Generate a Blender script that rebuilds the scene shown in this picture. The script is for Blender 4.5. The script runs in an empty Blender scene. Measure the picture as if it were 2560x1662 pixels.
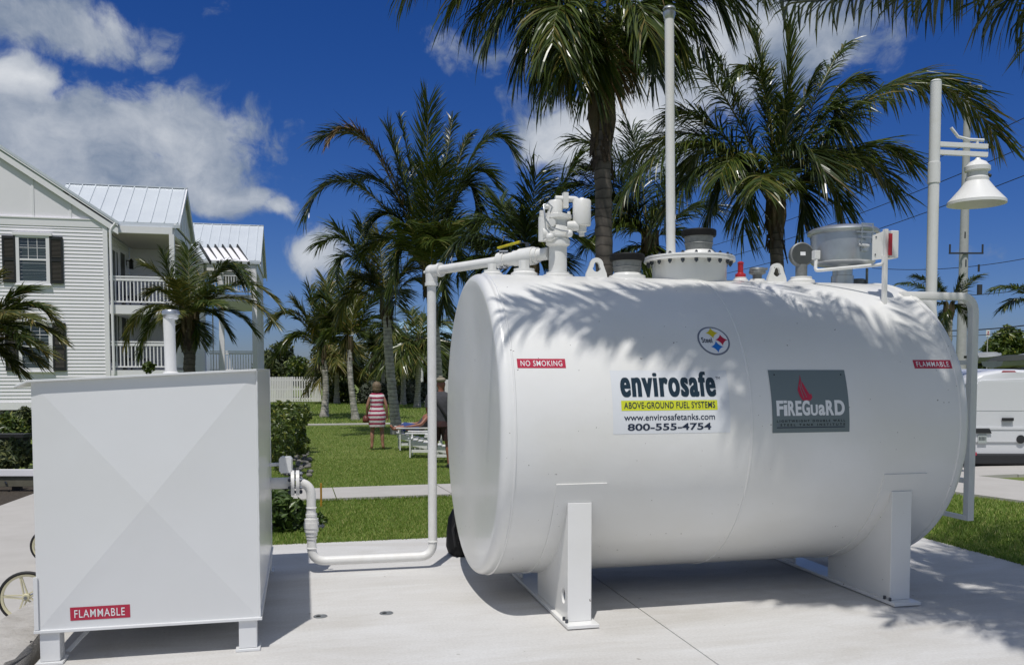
import bpy, bmesh, math, random
import numpy as np
from mathutils import Vector, Matrix
rad = math.radians
S = bpy.context.scene
COL = S.collection

# ------------------------------------------------------------------ camera, sky, sun, exposure
F_PX, CX, CY = 2220.0, 1280.0, 1034.0
PITCH, YAW, EYE = math.atan(109/2220.0), rad(13.26), 1.6
cam_d = bpy.data.cameras.new('camera'); cam = bpy.data.objects.new('camera', cam_d); COL.objects.link(cam)
cam.location = (0, 0, EYE); cam.rotation_euler = (math.pi/2-PITCH, 0, -YAW)
cam_d.sensor_fit = 'HORIZONTAL'; cam_d.sensor_width = 36; cam_d.lens = 36*F_PX/2560
cam_d.shift_y = (CY-831)/2560; cam_d.clip_start = 0.05; cam_d.clip_end = 3000
S.camera = cam
SUN_TO = Vector((-0.18, -0.378, 1)).normalized()      # direction towards the sun
sun_d = bpy.data.lights.new('sun', 'SUN'); sun = bpy.data.objects.new('sun', sun_d); COL.objects.link(sun)
sun_d.energy = 3.5; sun_d.angle = rad(0.75); sun_d.color = (1.0, 0.965, 0.915)
sun.rotation_euler = SUN_TO.to_track_quat('Z', 'Y').to_euler(); sun.location = (0, 0, 30)
S.view_settings.view_transform = 'Standard'; S.view_settings.look = 'None'
S.view_settings.exposure = -0.1; S.view_settings.gamma = 1.0
S.cycles.max_bounces = 8; S.cycles.transparent_max_bounces = 12
try: S.cycles.use_denoising = True
except Exception: pass

_F = np.array([math.sin(YAW)*math.cos(PITCH), math.cos(YAW)*math.cos(PITCH), -math.sin(PITCH)])
_R = np.array([math.cos(YAW), -math.sin(YAW), 0.0]); _U = np.cross(_R, _F); _C = np.array([0, 0, EYE])
def ray(u, v): return _F+(u-CX)/F_PX*_R+(CY-v)/F_PX*_U
def PX(u, v, X): d = ray(u, v); return Vector(_C+d*X/d[0])
def PY(u, v, Y): d = ray(u, v); return Vector(_C+d*Y/d[1])
def PZ(u, v, Z=0.0): d = ray(u, v); return Vector(_C+d*(Z-EYE)/d[2])
def PD(u, v, D): return Vector(_C+ray(u, v)*D)
TY, TZ, TR = 6.24, 1.215, 1.061                        # tank axis and radius
def CYL(u, v, r=TR):
    d = ray(u, v); a = d[1]**2+d[2]**2; oy, oz = -TY, EYE-TZ
    b = 2*(d[1]*oy+d[2]*oz); c = oy*oy+oz*oz-r*r
    return Vector(_C+d*(-b-math.sqrt(max(0, b*b-4*a*c)))/(2*a))
def terrain(y):
    s = min(1, max(0, (y-9)/11.0)); return -0.35*s*s*(3-2*s)
def G(u, v):
    z = 0.0
    for _ in range(25):
        p = PZ(u, v, z); z = 0.5*z+0.5*terrain(p.y)
    return Vector((p.x, p.y, terrain(p.y)))

# world: Nishita sky plus clouds placed by compass direction
W = bpy.data.worlds.new('World'); S.world = W; W.use_nodes = True
nt = W.node_tree; nt.nodes.clear(); N = nt.nodes.new; L = nt.links.new
def vmath(op, a, b=None, out=0):
    n = N('ShaderNodeVectorMath'); n.operation = op
    for i, x in enumerate((a, b)):
        if x is None: continue
        if isinstance(x, (tuple, list)): n.inputs[i].default_value = x
        else: L(x, n.inputs[i])
    return n.outputs[out]
def math_n(op, a, b=None, c=None, clamp=False):
    n = N('ShaderNodeMath'); n.operation = op; n.use_clamp = clamp
    for i, x in enumerate((a, b, c)):
        if x is None: continue
        if isinstance(x, (int, float)): n.inputs[i].default_value = x
        else: L(x, n.inputs[i])
    return n.outputs[0]
def mixc(f, a, b):
    n = N('ShaderNodeMix'); n.data_type = 'RGBA'
    for i, x in ((0, f), (6, a), (7, b)):
        if isinstance(x, (int, float)): n.inputs[i].default_value = x
        elif isinstance(x, tuple): n.inputs[i].default_value = x
        else: L(x, n.inputs[i])
    return n.outputs[2]
sky = N('ShaderNodeTexSky'); sky.sky_type = 'NISHITA'; sky.sun_disc = False
sky.sun_elevation = math.asin(SUN_TO.z); sky.sun_rotation = math.atan2(SUN_TO.x, SUN_TO.y)
sky.air_density = 1.0; sky.dust_density = 0.3; sky.ozone_density = 3.0
tc = N('ShaderNodeTexCoord'); dirv = vmath('NORMALIZE', tc.outputs['Generated'])
sep = N('ShaderNodeSeparateXYZ'); L(dirv, sep.inputs[0])
az = math_n('ARCTAN2', sep.outputs[0], sep.outputs[1]); el = math_n('ARCSINE', sep.outputs[2])
cmb = N('ShaderNodeCombineXYZ'); L(az, cmb.inputs[0]); L(el, cmb.inputs[1])
skyA = N('ShaderNodeHueSaturation'); skyA.inputs['Saturation'].default_value = 1.33; skyA.inputs['Value'].default_value = 0.82
L(sky.outputs[0], skyA.inputs['Color'])
skym = N('ShaderNodeMix'); skym.data_type = 'RGBA'; skym.blend_type = 'MULTIPLY'; skym.inputs[0].default_value = 1
L(skyA.outputs[0], skym.inputs[6]); skym.inputs[7].default_value = (0.40, 0.50, 0.87, 1)
skyc = skym.outputs[2]
def noise(vec, scale, detail=6, rough=.55, dist=0.0):
    n = N('ShaderNodeTexNoise'); n.inputs['Scale'].default_value = scale; n.inputs['Detail'].default_value = detail
    n.inputs['Roughness'].default_value = rough; n.inputs['Distortion'].default_value = dist
    L(vec, n.inputs['Vector']); return n
wn = noise(cmb.outputs[0], 7, 3)
warp = vmath('MULTIPLY', vmath('SUBTRACT', wn.outputs['Color'], (.5, .5, .5)), (.10, .07, 0))
cv = vmath('ADD', cmb.outputs[0], warp)
def azel(u, v):
    d = ray(u, v); d = d/np.linalg.norm(d); return math.atan2(d[0], d[1]), math.asin(d[2])
CLOUDS = [  # centre (photo pixels give the direction), radii in pixels, strength, whiteness
    (60, 190, 110, 60, 1.1, 1.0), (160, 330, 270, 150, 1.05, .5), (380, 330, 300, 140, .85, .45), (520, 260, 130, 60, .5, .45),
    (130, 60, 330, 90, .8, .35), (390, 130, 120, 45, .5, .35), (480, 30, 160, 50, .3, .3), (250, 440, 380, 110, .95, .4),
    (560, 500, 160, 60, .85, .7), (690, 530, 70, 50, .7, .7), (620, 300, 130, 60, .38, .6), (480, 430, 220, 90, .8, .5),
    (805, 640, 90, 70, .85, .8), (1240, 110, 200, 60, .55, .5), (1380, 250, 120, 70, .55, .5), (1450, 330, 150, 90, 1.15, .9),
    (1560, 330, 190, 120, 1.2, .95), (1760, 150, 280, 150, 1.2, .6), (1900, 90, 250, 110, 1.15, .6), (2010, 130, 170, 80, .85, .6),
    (1650, 420, 200, 60, .6, .7), (2420, 560, 110, 40, .2, .4), (2480, 640, 120, 50, .25, .5), (2500, 800, 160, 40, .3, .6), (1100, 850, 300, 40, .5, .6)]
dens = None; whit = None
for (u, v, ru, rv, st, wh) in CLOUDS:
    a, e = azel(u, v); a1, e1 = azel(u+ru, v); a2, e2 = azel(u, v-rv)
    k = vmath('MULTIPLY', vmath('SUBTRACT', cv, (a, e, 0)), (1/abs(a1-a)/1.18, 1/abs(e2-e)/1.18, 0))
    ln = vmath('LENGTH', k, None, 1)
    m = math_n('MULTIPLY', math_n('MULTIPLY_ADD', ln, -1.0/1.35, 1.0, clamp=True), st*1.5)
    w = math_n('MULTIPLY', m, wh)
    dens = m if dens is None else math_n('MAXIMUM', dens, m)
    whit = w if whit is None else math_n('MAXIMUM', whit, w)
cn = noise(cv, 15, 10, .64, .05); cn2 = noise(cv, 5.5, 6, .6, 0)
thr = math_n('ADD', math_n('MULTIPLY', cn.outputs[0], 2.0), math_n('MULTIPLY', cn2.outputs[0], .55))
# broken cloud added outside the camera's view as a brighter neutral fill light
offv = math_n('MAXIMUM', math_n('MULTIPLY', math_n('SUBTRACT', el, .56), 5.0), math_n('MULTIPLY', math_n('SUBTRACT', math_n('ABSOLUTE', math_n('SUBTRACT', az, YAW)), .85), 3.0))
offc = math_n('MULTIPLY', math_n('MULTIPLY', offv, 1.0, clamp=True), .72)
dens = math_n('MAXIMUM', dens, offc); whit = math_n('MAXIMUM', whit, math_n('MULTIPLY', offc, .45))
cl = math_n('SUBTRACT', math_n('ADD', dens, thr), 1.62)
ramp = N('ShaderNodeMapRange'); ramp.interpolation_type = 'SMOOTHSTEP'
L(cl, ramp.inputs[0]); ramp.inputs[1].default_value = -0.02; ramp.inputs[2].default_value = .55
# cloud brightness: billows from finer noise, greyer deep inside
shade = math_n('ADD', math_n('MULTIPLY', whit, .62), math_n('MULTIPLY', math_n('SUBTRACT', noise(vmath('ADD', cv, (.012, .02, 0)), 10, 9, .62, 0).outputs[0], .5), 1.9))
shade = math_n('ADD', shade, -.06, clamp=True)
ccol = mixc(shade, (2.3, 2.9, 3.9, 1), (8.6, 8.8, 9.0, 1))
fin = mixc(math_n('MULTIPLY', ramp.outputs[0], .93), skyc, ccol)
bg = N('ShaderNodeBackground'); bg.inputs[1].default_value = 0.10; L(fin, bg.inputs[0])
wo = N('ShaderNodeOutputWorld'); L(bg.outputs[0], wo.inputs[0])

# ------------------------------------------------------------------ materials
def mat(name, col, rough=.6, metal=0.0, var=None, bump=None, coat=0.0, spec=None, island=None, trans=0.0, extra=None, detail=6):
    """var=(scale, other colour, contrast); bump=(scale, strength); island=list of (pos, colour) by random per island"""
    m = bpy.data.materials.new(name); m.use_nodes = True; t = m.node_tree; b = t.nodes['Principled BSDF']
    b.inputs['Base Color'].default_value = (*col, 1); b.inputs['Roughness'].default_value = rough; b.inputs['Metallic'].default_value = metal
    if coat: b.inputs['Coat Weight'].default_value = coat; b.inputs['Coat Roughness'].default_value = .12
    if spec is not None: b.inputs['Specular IOR Level'].default_value = spec
    tcn = t.nodes.new('ShaderNodeTexCoord')
    src = None
    if island:
        g = t.nodes.new('ShaderNodeNewGeometry'); r = t.nodes.new('ShaderNodeValToRGB'); r.color_ramp.interpolation = 'LINEAR'
        el_ = r.color_ramp.elements
        while len(el_) < len(island): el_.new(.5)
        for i, (p, c) in enumerate(island): el_[i].position = p; el_[i].color = (*c, 1)
        t.links.new(g.outputs['Random Per Island'], r.inputs[0]); src = r.outputs[0]
    if var:
        n = t.nodes.new('ShaderNodeTexNoise'); n.inputs['Scale'].default_value = var[0]; n.inputs['Detail'].default_value = detail; n.inputs['Roughness'].default_value = .6
        t.links.new(tcn.outputs['Object'], n.inputs['Vector'])
        mr = t.nodes.new('ShaderNodeMapRange'); mr.inputs[1].default_value = .5-var[2]; mr.inputs[2].default_value = .5+var[2]; t.links.new(n.outputs[0], mr.inputs[0])
        mx = t.nodes.new('ShaderNodeMix'); mx.data_type = 'RGBA'; t.links.new(mr.outputs[0], mx.inputs[0])
        if src: t.links.new(src, mx.inputs[6])
        else: mx.inputs[6].default_value = (*col, 1)
        mx.inputs[7].default_value = (*var[1], 1); src = mx.outputs[2]
    if src: t.links.new(src, b.inputs['Base Color'])
    if bump:
        n = t.nodes.new('ShaderNodeTexNoise'); n.inputs['Scale'].default_value = bump[0]; n.inputs['Detail'].default_value = 5
        t.links.new(tcn.outputs['Object'], n.inputs['Vector'])
        bp = t.nodes.new('ShaderNodeBump'); bp.inputs['Strength'].default_value = bump[1]; bp.inputs['Distance'].default_value = bump[2] if len(bump) > 2 else .02
        t.links.new(n.outputs[0], bp.inputs['Height']); t.links.new(bp.outputs[0], b.inputs['Normal'])
    if trans:
        tr = t.nodes.new('ShaderNodeBsdfTranslucent'); ad = t.nodes.new('ShaderNodeMixShader'); ad.inputs[0].default_value = trans
        if src: t.links.new(src, tr.inputs[0])
        else: tr.inputs[0].default_value = (*col, 1)
        o = t.nodes['Material Output']; t.links.new(b.outputs[0], ad.inputs[1]); t.links.new(tr.outputs[0], ad.inputs[2]); t.links.new(ad.outputs[0], o.inputs[0])
    if extra: extra(m, t, b, tcn)
    return m
M = {}
def specks(m, t, b, tcn):        # grit, weld spatter and run-off dirt on the painted steel
    n = t.nodes.new('ShaderNodeTexNoise'); n.inputs['Scale'].default_value = 38; n.inputs['Detail'].default_value = 2
    t.links.new(tcn.outputs['Object'], n.inputs['Vector'])
    r = t.nodes.new('ShaderNodeMapRange'); r.inputs[1].default_value = .755; r.inputs[2].default_value = .775; t.links.new(n.outputs[0], r.inputs[0])
    s = t.nodes.new('ShaderNodeTexNoise'); s.inputs['Scale'].default_value = 1.6; s.inputs['Detail'].default_value = 5
    t.links.new(tcn.outputs['Object'], s.inputs['Vector'])
    mr = t.nodes.new('ShaderNodeMapRange'); mr.inputs[1].default_value = .35; mr.inputs[2].default_value = .75; t.links.new(s.outputs[0], mr.inputs[0])
    a = t.nodes.new('ShaderNodeMix'); a.data_type = 'RGBA'; a.inputs[6].default_value = b.inputs['Base Color'].default_value
    c = b.inputs['Base Color'].default_value; a.inputs[7].default_value = (c[0]*.94, c[1]*.93, c[2]*.90, 1); t.links.new(mr.outputs[0], a.inputs[0])
    d = t.nodes.new('ShaderNodeMix'); d.data_type = 'RGBA'; t.links.new(r.outputs[0], d.inputs[0]); t.links.new(a.outputs[2], d.inputs[6]); d.inputs[7].default_value = (.22, .2, .18, 1)
    t.links.new(d.outputs[2], b.inputs['Base Color'])
    mr2 = t.nodes.new('ShaderNodeMapRange'); mr2.inputs[3].default_value = .22; mr2.inputs[4].default_value = .42; t.links.new(s.outputs[0], mr2.inputs[0]); t.links.new(mr2.outputs[0], b.inputs['Roughness'])
M['steel'] = mat('white_painted_steel', (.80, .80, .785), .3, bump=(2.6, .16, .05), coat=.25, extra=specks)
M['boxsteel'] = mat('off_white_painted_steel', (.74, .75, .755), .26, bump=(3.0, .08, .03), coat=.2, var=(1.7, (.70, .705, .70), .3))
M['paint'] = mat('white_paint', (.80, .80, .79), .35, var=(6, (.74, .73, .70), .3))
M['fitting'] = mat('white_painted_fitting', (.79, .79, .775), .38, var=(14, (.70, .69, .66), .25), bump=(60, .15, .004))
M['galv'] = mat('galvanised_steel', (.60, .62, .64), .33, .8, var=(6, (.44, .46, .48), .2), bump=(3, .08, .03))
M['galvdull'] = mat('dull_grey_casting', (.17, .18, .185), .5, .3, var=(30, (.25, .26, .26), .2))
M['dial'] = mat('dark_dial_glass', (.05, .055, .055), .3, var=(20, (.08, .085, .08), .3))
M['bolt'] = mat('dark_bolt', (.10, .11, .13), .4, .8)
M['black'] = mat('black_plastic', (.008, .008, .009), .6, var=(20, (.016, .016, .016), .3), spec=.2)
M['red'] = mat('red_vinyl', (.46, .018, .055), .4)
M['redplastic'] = mat('red_plastic', (.48, .03, .04), .3, var=(12, (.36, .02, .03), .3))
M['white_vinyl'] = mat('white_vinyl', (.80, .81, .82), .4)
M['sheet'] = mat('pale_sticker_sheet', (.71, .73, .755), .33)
M['navy'] = mat('navy_vinyl', (.012, .022, .05), .4)
M['petrol'] = mat('dark_teal_vinyl', (.010, .028, .045), .4)
M['lime'] = mat('lime_vinyl', (.62, .66, .03), .4)
M['signgrey'] = mat('grey_sign_panel', (.15, .19, .20), .36)
M['yellow'] = mat('yellow_vinyl', (.62, .50, .01), .4)
M['blue'] = mat('blue_vinyl', (.01, .17, .58), .4)
M['logogrey'] = mat('blue_grey_vinyl', (.16, .18, .24), .4)
M['handle'] = mat('yellow_handle', (.70, .50, .02), .35, var=(40, (.35, .42, .02), .2))
M['stake'] = mat('yellow_stake_wood', (.50, .26, .02), .7, var=(30, (.30, .16, .02), .3))
def concrete_extra(m, t, b, tcn):
    mp = t.nodes.new('ShaderNodeMapping'); mp.inputs['Scale'].default_value = (.55, 2.2, 1); t.links.new(tcn.outputs['Object'], mp.inputs[0])
    n = t.nodes.new('ShaderNodeTexNoise'); n.inputs['Scale'].default_value = 1.3; n.inputs['Detail'].default_value = 8; n.inputs['Roughness'].default_value = .68; n.inputs['Distortion'].default_value = .6
    t.links.new(mp.outputs[0], n.inputs['Vector'])
    r = t.nodes.new('ShaderNodeValToRGB'); e = r.color_ramp.elements
    e[0].position = .3; e[0].color = (.50, .482, .45, 1); e[1].position = .62; e[1].color = (.605, .60, .588, 1)
    t.links.new(n.outputs[0], r.inputs[0])
    n2 = t.nodes.new('ShaderNodeTexNoise'); n2.inputs['Scale'].default_value = 60; n2.inputs['Detail'].default_value = 3; t.links.new(tcn.outputs['Object'], n2.inputs['Vector'])
    r2 = t.nodes.new('ShaderNodeMapRange'); r2.inputs[1].default_value = .3; r2.inputs[2].default_value = .7; r2.inputs[3].default_value = .93; r2.inputs[4].default_value = 1.05; t.links.new(n2.outputs[0], r2.inputs[0])
    mu = t.nodes.new('ShaderNodeMix'); mu.data_type = 'RGBA'; mu.blend_type = 'MULTIPLY'; mu.inputs[0].default_value = 1
    t.links.new(r.outputs[0], mu.inputs[6]); t.links.new(r2.outputs[0], mu.inputs[7])
    # small dark specks
    n3 = t.nodes.new('ShaderNodeTexNoise'); n3.inputs['Scale'].default_value = 22; n3.inputs['Detail'].default_value = 1; t.links.new(tcn.outputs['Object'], n3.inputs['Vector'])
    r3 = t.nodes.new('ShaderNodeMapRange'); r3.inputs[1].default_value = .77; r3.inputs[2].default_value = .80; r3.inputs[4].default_value = .6; t.links.new(n3.outputs[0], r3.inputs[0])
    d = t.nodes.new('ShaderNodeMix'); d.data_type = 'RGBA'; t.links.new(r3.outputs[0], d.inputs[0]); t.links.new(mu.outputs[2], d.inputs[6]); d.inputs[7].default_value = (.2, .18, .15, 1)
    n4 = t.nodes.new('ShaderNodeTexNoise'); n4.inputs['Scale'].default_value = .55; n4.inputs['Detail'].default_value = 7; n4.inputs['Roughness'].default_value = .7; n4.inputs['Distortion'].default_value = 1.2; t.links.new(tcn.outputs['Object'], n4.inputs['Vector'])
    r4 = t.nodes.new('ShaderNodeMapRange'); r4.inputs[1].default_value = .56; r4.inputs[2].default_value = .72; r4.inputs[4].default_value = .55; t.links.new(n4.outputs[0], r4.inputs[0])
    d4 = t.nodes.new('ShaderNodeMix'); d4.data_type = 'RGBA'; t.links.new(r4.outputs[0], d4.inputs[0]); t.links.new(d.outputs[2], d4.inputs[6]); d4.inputs[7].default_value = (.44, .415, .375, 1)
    t.links.new(d4.outputs[2], b.inputs['Base Color'])
    bp = t.nodes.new('ShaderNodeBump'); bp.inputs['Strength'].default_value = .25; bp.inputs['Distance'].default_value = .004; t.links.new(n2.outputs[0], bp.inputs['Height']); t.links.new(bp.outputs[0], b.inputs['Normal'])
M['concrete'] = mat('pale_concrete', (.6, .58, .55), .85, extra=concrete_extra)
M['oldconcrete'] = mat('weathered_concrete', (.52, .50, .47), .9, var=(5, (.30, .28, .25), .28), bump=(24, .8, .02))
M['walk'] = mat('sidewalk_concrete', (.50, .48, .45), .9, var=(2.5, (.42, .40, .37), .3), bump=(90, .2, .004))
M['asphalt'] = mat('asphalt', (.085, .085, .088), .9, var=(40, (.05, .05, .05), .3), bump=(180, .4, .004))
M['lawn'] = mat('lawn_soil', (.12, .17, .03), .95, var=(2.2, (.17, .20, .045), .22), bump=(45, .6, .03))
M['blade'] = mat('grass_blades', (.09, .13, .025), .6, island=[(0, (.105, .19, .020)), (.5, (.19, .30, .040)), (.84, (.32, .40, .085)), (1, (.48, .45, .17))], trans=.35)
M['frond'] = mat('palm_leaf', (.05, .08, .02), .3, island=[(0, (.028, .050, .008)), (.45, (.060, .092, .014)), (.85, (.115, .14, .024)), (1, (.24, .18, .05))], trans=.22, spec=.5)
M['frond_dark'] = mat('palm_leaf_dark', (.03, .05, .015), .28, island=[(0, (.018, .033, .009)), (.65, (.040, .062, .013)), (.93, (.08, .095, .022)), (1, (.17, .11, .045))], trans=.15, spec=.5)
M['frond_dry'] = mat('palm_leaf_dry', (.16, .10, .04), .55, island=[(0, (.07, .055, .018)), (.5, (.17, .105, .04)), (1, (.28, .18, .08))], trans=.1)
M['frond_yel'] = mat('palm_leaf_yellowing', (.1, .1, .02), .4, island=[(0, (.05, .07, .012)), (.5, (.11, .125, .022)), (.85, (.21, .18, .04)), (1, (.32, .22, .07))], trans=.22)
M['rachis'] = mat('frond_stem', (.16, .15, .04), .45)
def rings(m, t, b, tcn):
    sp = t.nodes.new('ShaderNodeSeparateXYZ'); t.links.new(tcn.outputs['Object'], sp.inputs[0])
    n = t.nodes.new('ShaderNodeTexNoise'); n.inputs['Scale'].default_value = 6; t.links.new(tcn.outputs['Object'], n.inputs['Vector'])
    a = t.nodes.new('ShaderNodeMath'); a.operation = 'MULTIPLY_ADD'; t.links.new(n.outputs[0], a.inputs[0]); a.inputs[1].default_value = .09; t.links.new(sp.outputs[2], a.inputs[2])
    s = t.nodes.new('ShaderNodeMath'); s.operation = 'MULTIPLY'; s.inputs[1].default_value = 8.5; t.links.new(a.outputs[0], s.inputs[0])
    f = t.nodes.new('ShaderNodeMath'); f.operation = 'FRACT'; t.links.new(s.outputs[0], f.inputs[0])
    r = t.nodes.new('ShaderNodeValToRGB'); e = r.color_ramp.elements; c = b.inputs['Base Color'].default_value
    e[0].position = 0; e[0].color = (c[0]*.35, c[1]*.33, c[2]*.3, 1); e[1].position = .22; e[1].color = c
    x = e.new(.9); x.color = (c[0]*1.25, c[1]*1.22, c[2]*1.18, 1)
    t.links.new(f.outputs[0], r.inputs[0])
    n2 = t.nodes.new('ShaderNodeTexNoise'); n2.inputs['Scale'].default_value = 9; n2.inputs['Detail'].default_value = 6; t.links.new(tcn.outputs['Object'], n2.inputs['Vector'])
    mr = t.nodes.new('ShaderNodeMapRange'); mr.inputs[1].default_value = .3; mr.inputs[2].default_value = .7; mr.inputs[3].default_value = .6; mr.inputs[4].default_value = 1.2; t.links.new(n2.outputs[0], mr.inputs[0])
    mu = t.nodes.new('ShaderNodeMix'); mu.data_type = 'RGBA'; mu.blend_type = 'MULTIPLY'; mu.inputs[0].default_value = 1
    t.links.new(r.outputs[0], mu.inputs[6]); t.links.new(mr.outputs[0], mu.inputs[7]); t.links.new(mu.outputs[2], b.inputs['Base Color'])
    bp = t.nodes.new('ShaderNodeBump'); bp.inputs['Strength'].default_value = .7; bp.inputs['Distance'].default_value = .02; t.links.new(f.outputs[0], bp.inputs['Height']); t.links.new(bp.outputs[0], b.inputs['Normal'])
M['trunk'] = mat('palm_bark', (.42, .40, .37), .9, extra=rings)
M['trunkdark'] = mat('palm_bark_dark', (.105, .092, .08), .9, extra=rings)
M['sheath'] = mat('palm_leaf_sheath', (.055, .05, .02), .7, var=(8, (.11, .07, .035), .25), bump=(30, .6, .02))
M['fibre'] = mat('dead_leaf_base', (.075, .05, .03), .9, var=(14, (.03, .022, .015), .3), bump=(40, .7, .02))
M['leaf'] = mat('shrub_leaf', (.05, .08, .02), .4, island=[(0, (.03, .055, .008)), (.55, (.07, .11, .014)), (.9, (.14, .18, .025)), (1, (.25, .24, .04))], trans=.15)
M['leafbright'] = mat('ground_shrub_leaf', (.07, .12, .025), .4, island=[(0, (.025, .05, .01)), (.5, (.055, .10, .018)), (1, (.12, .18, .04))], trans=.2)
M['leafdark'] = mat('far_tree_leaf', (.03, .045, .015), .6, island=[(0, (.025, .04, .012)), (.6, (.055, .08, .02)), (1, (.13, .14, .035))], trans=.12)
M['leafsilver'] = mat('silver_shrub_leaf', (.12, .14, .10), .6, island=[(0, (.05, .065, .045)), (.6, (.12, .14, .105)), (1, (.22, .24, .19))], trans=.1)
M['bark'] = mat('branch_bark', (.13, .10, .075), .9, var=(12, (.07, .055, .04), .3))
M['siding'] = mat('white_clapboard', (.88, .86, .89), .55, var=(1.5, (.83, .81, .84), .3))
M['trim'] = mat('white_trim', (.88, .865, .885), .5, var=(3, (.83, .815, .835), .3))
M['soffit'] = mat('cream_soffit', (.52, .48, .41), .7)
M['roof'] = mat('white_metal_roof', (.66, .70, .73), .38, .15, var=(1.2, (.58, .62, .66), .3))
M['shutter'] = mat('black_shutter', (.016, .017, .017), .5)
M['slat'] = mat('shutter_slats', (.06, .055, .045), .5)
def glass_extra(m, t, b, tcn):
    b.inputs['Specular IOR Level'].default_value = .9
M['glass'] = mat('window_glass', (.018, .030, .036), .05, extra=glass_extra)
M['blind'] = mat('window_blind', (.10, .13, .14), .4)
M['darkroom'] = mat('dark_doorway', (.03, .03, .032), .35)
M['lattice'] = mat('lattice_wood', (.22, .21, .19), .8)
M['timber'] = mat('weathered_timber', (.16, .15, .11), .85, var=(10, (.09, .085, .06), .3))
M['bluetin'] = mat('pale_blue_tin_roof', (.26, .42, .56), .5)
M['greywall'] = mat('grey_wall', (.10, .09, .09), .8)
M['skin'] = mat('skin', (.36, .19, .125), .5, var=(8, (.32, .15, .10), .3))
M['skinred'] = mat('tanned_skin', (.27, .11, .065), .5, var=(8, (.24, .09, .055), .3))
M['hair'] = mat('greying_blonde_hair', (.20, .145, .085), .6, var=(30, (.10, .07, .04), .25), bump=(60, .6, .01))
M['greyshirt'] = mat('charcoal_cotton', (.055, .055, .062), .85, bump=(14, .5, .03))
M['shorts'] = mat('maroon_plaid_shorts', (.07, .028, .026), .85, var=(22, (.035, .02, .025), .15), bump=(14, .5, .03))
M['cap'] = mat('khaki_cap', (.28, .25, .19), .8)
M['strap'] = mat('black_strap', (.01, .01, .011), .7)
M['bluecloth'] = mat('blue_towel', (.03, .06, .20), .9)
M['bag'] = mat('red_brown_leather', (.14, .035, .025), .5)
def stripes(m, t, b, tcn):
    sp = t.nodes.new('ShaderNodeSeparateXYZ'); t.links.new(tcn.outputs['Object'], sp.inputs[0])
    n = t.nodes.new('ShaderNodeTexNoise'); n.inputs['Scale'].default_value = 5; t.links.new(tcn.outputs['Object'], n.inputs['Vector'])
    a = t.nodes.new('ShaderNodeMath'); a.operation = 'MULTIPLY_ADD'; t.links.new(n.outputs[0], a.inputs[0]); a.inputs[1].default_value = .035; t.links.new(sp.outputs[2], a.inputs[2])
    s = t.nodes.new('ShaderNodeMath'); s.operation = 'MULTIPLY'; s.inputs[1].default_value = 1/.105; t.links.new(a.outputs[0], s.inputs[0])
    f = t.nodes.new('ShaderNodeMath'); f.operation = 'FRACT'; t.links.new(s.outputs[0], f.inputs[0])
    g = t.nodes.new('ShaderNodeMath'); g.operation = 'GREATER_THAN'; g.inputs[1].default_value = .47; t.links.new(f.outputs[0], g.inputs[0])
    x = t.nodes.new('ShaderNodeMix'); x.data_type = 'RGBA'; t.links.new(g.outputs[0], x.inputs[0]); x.inputs[6].default_value = (.34, .02, .075, 1); x.inputs[7].default_value = (.66, .62, .62, 1)
    t.links.new(x.outputs[2], b.inputs['Base Color'])
M['dress'] = mat('red_white_striped_jersey', (.5, .1, .1), .85, bump=(18, .5, .02), extra=stripes)
M['rubber'] = mat('black_rubber', (.014, .014, .015), .6)
M['cream'] = mat('cream_plastic_rim', (.62, .58, .40), .45)
M['van'] = mat('white_van_paint', (.72, .73, .75), .25, coat=.5)
M['vanglass'] = mat('van_blank_panel', (.60, .61, .63), .3, coat=.3)
M['bumper'] = mat('dark_bumper_plastic', (.022, .023, .025), .6)
M['plate'] = mat('licence_plate', (.40, .44, .42), .5)
M['boathull'] = mat('weathered_boat_hull', (.34, .36, .36), .5, var=(3, (.22, .23, .23), .3))
M['boatcover'] = mat('dark_boat_cover', (.03, .035, .03), .8)
M['wire'] = mat('power_cable', (.02, .02, .022), .6)
M['pole'] = mat('pale_concrete_pole', (.50, .50, .49), .8, var=(6, (.40, .40, .39), .3))
M['poledark'] = mat('dark_pole_hardware', (.05, .055, .065), .6, .3)
M['gravel'] = mat('grey_stones', (.24, .23, .21), .9, var=(8, (.14, .13, .12), .3))
M['soil'] = mat('dark_mulch', (.035, .028, .02), .95, var=(18, (.07, .055, .04), .2), bump=(40, .8, .03))
M['deckdark'] = mat('dark_planter_edge', (.02, .02, .02), .5)

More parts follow.
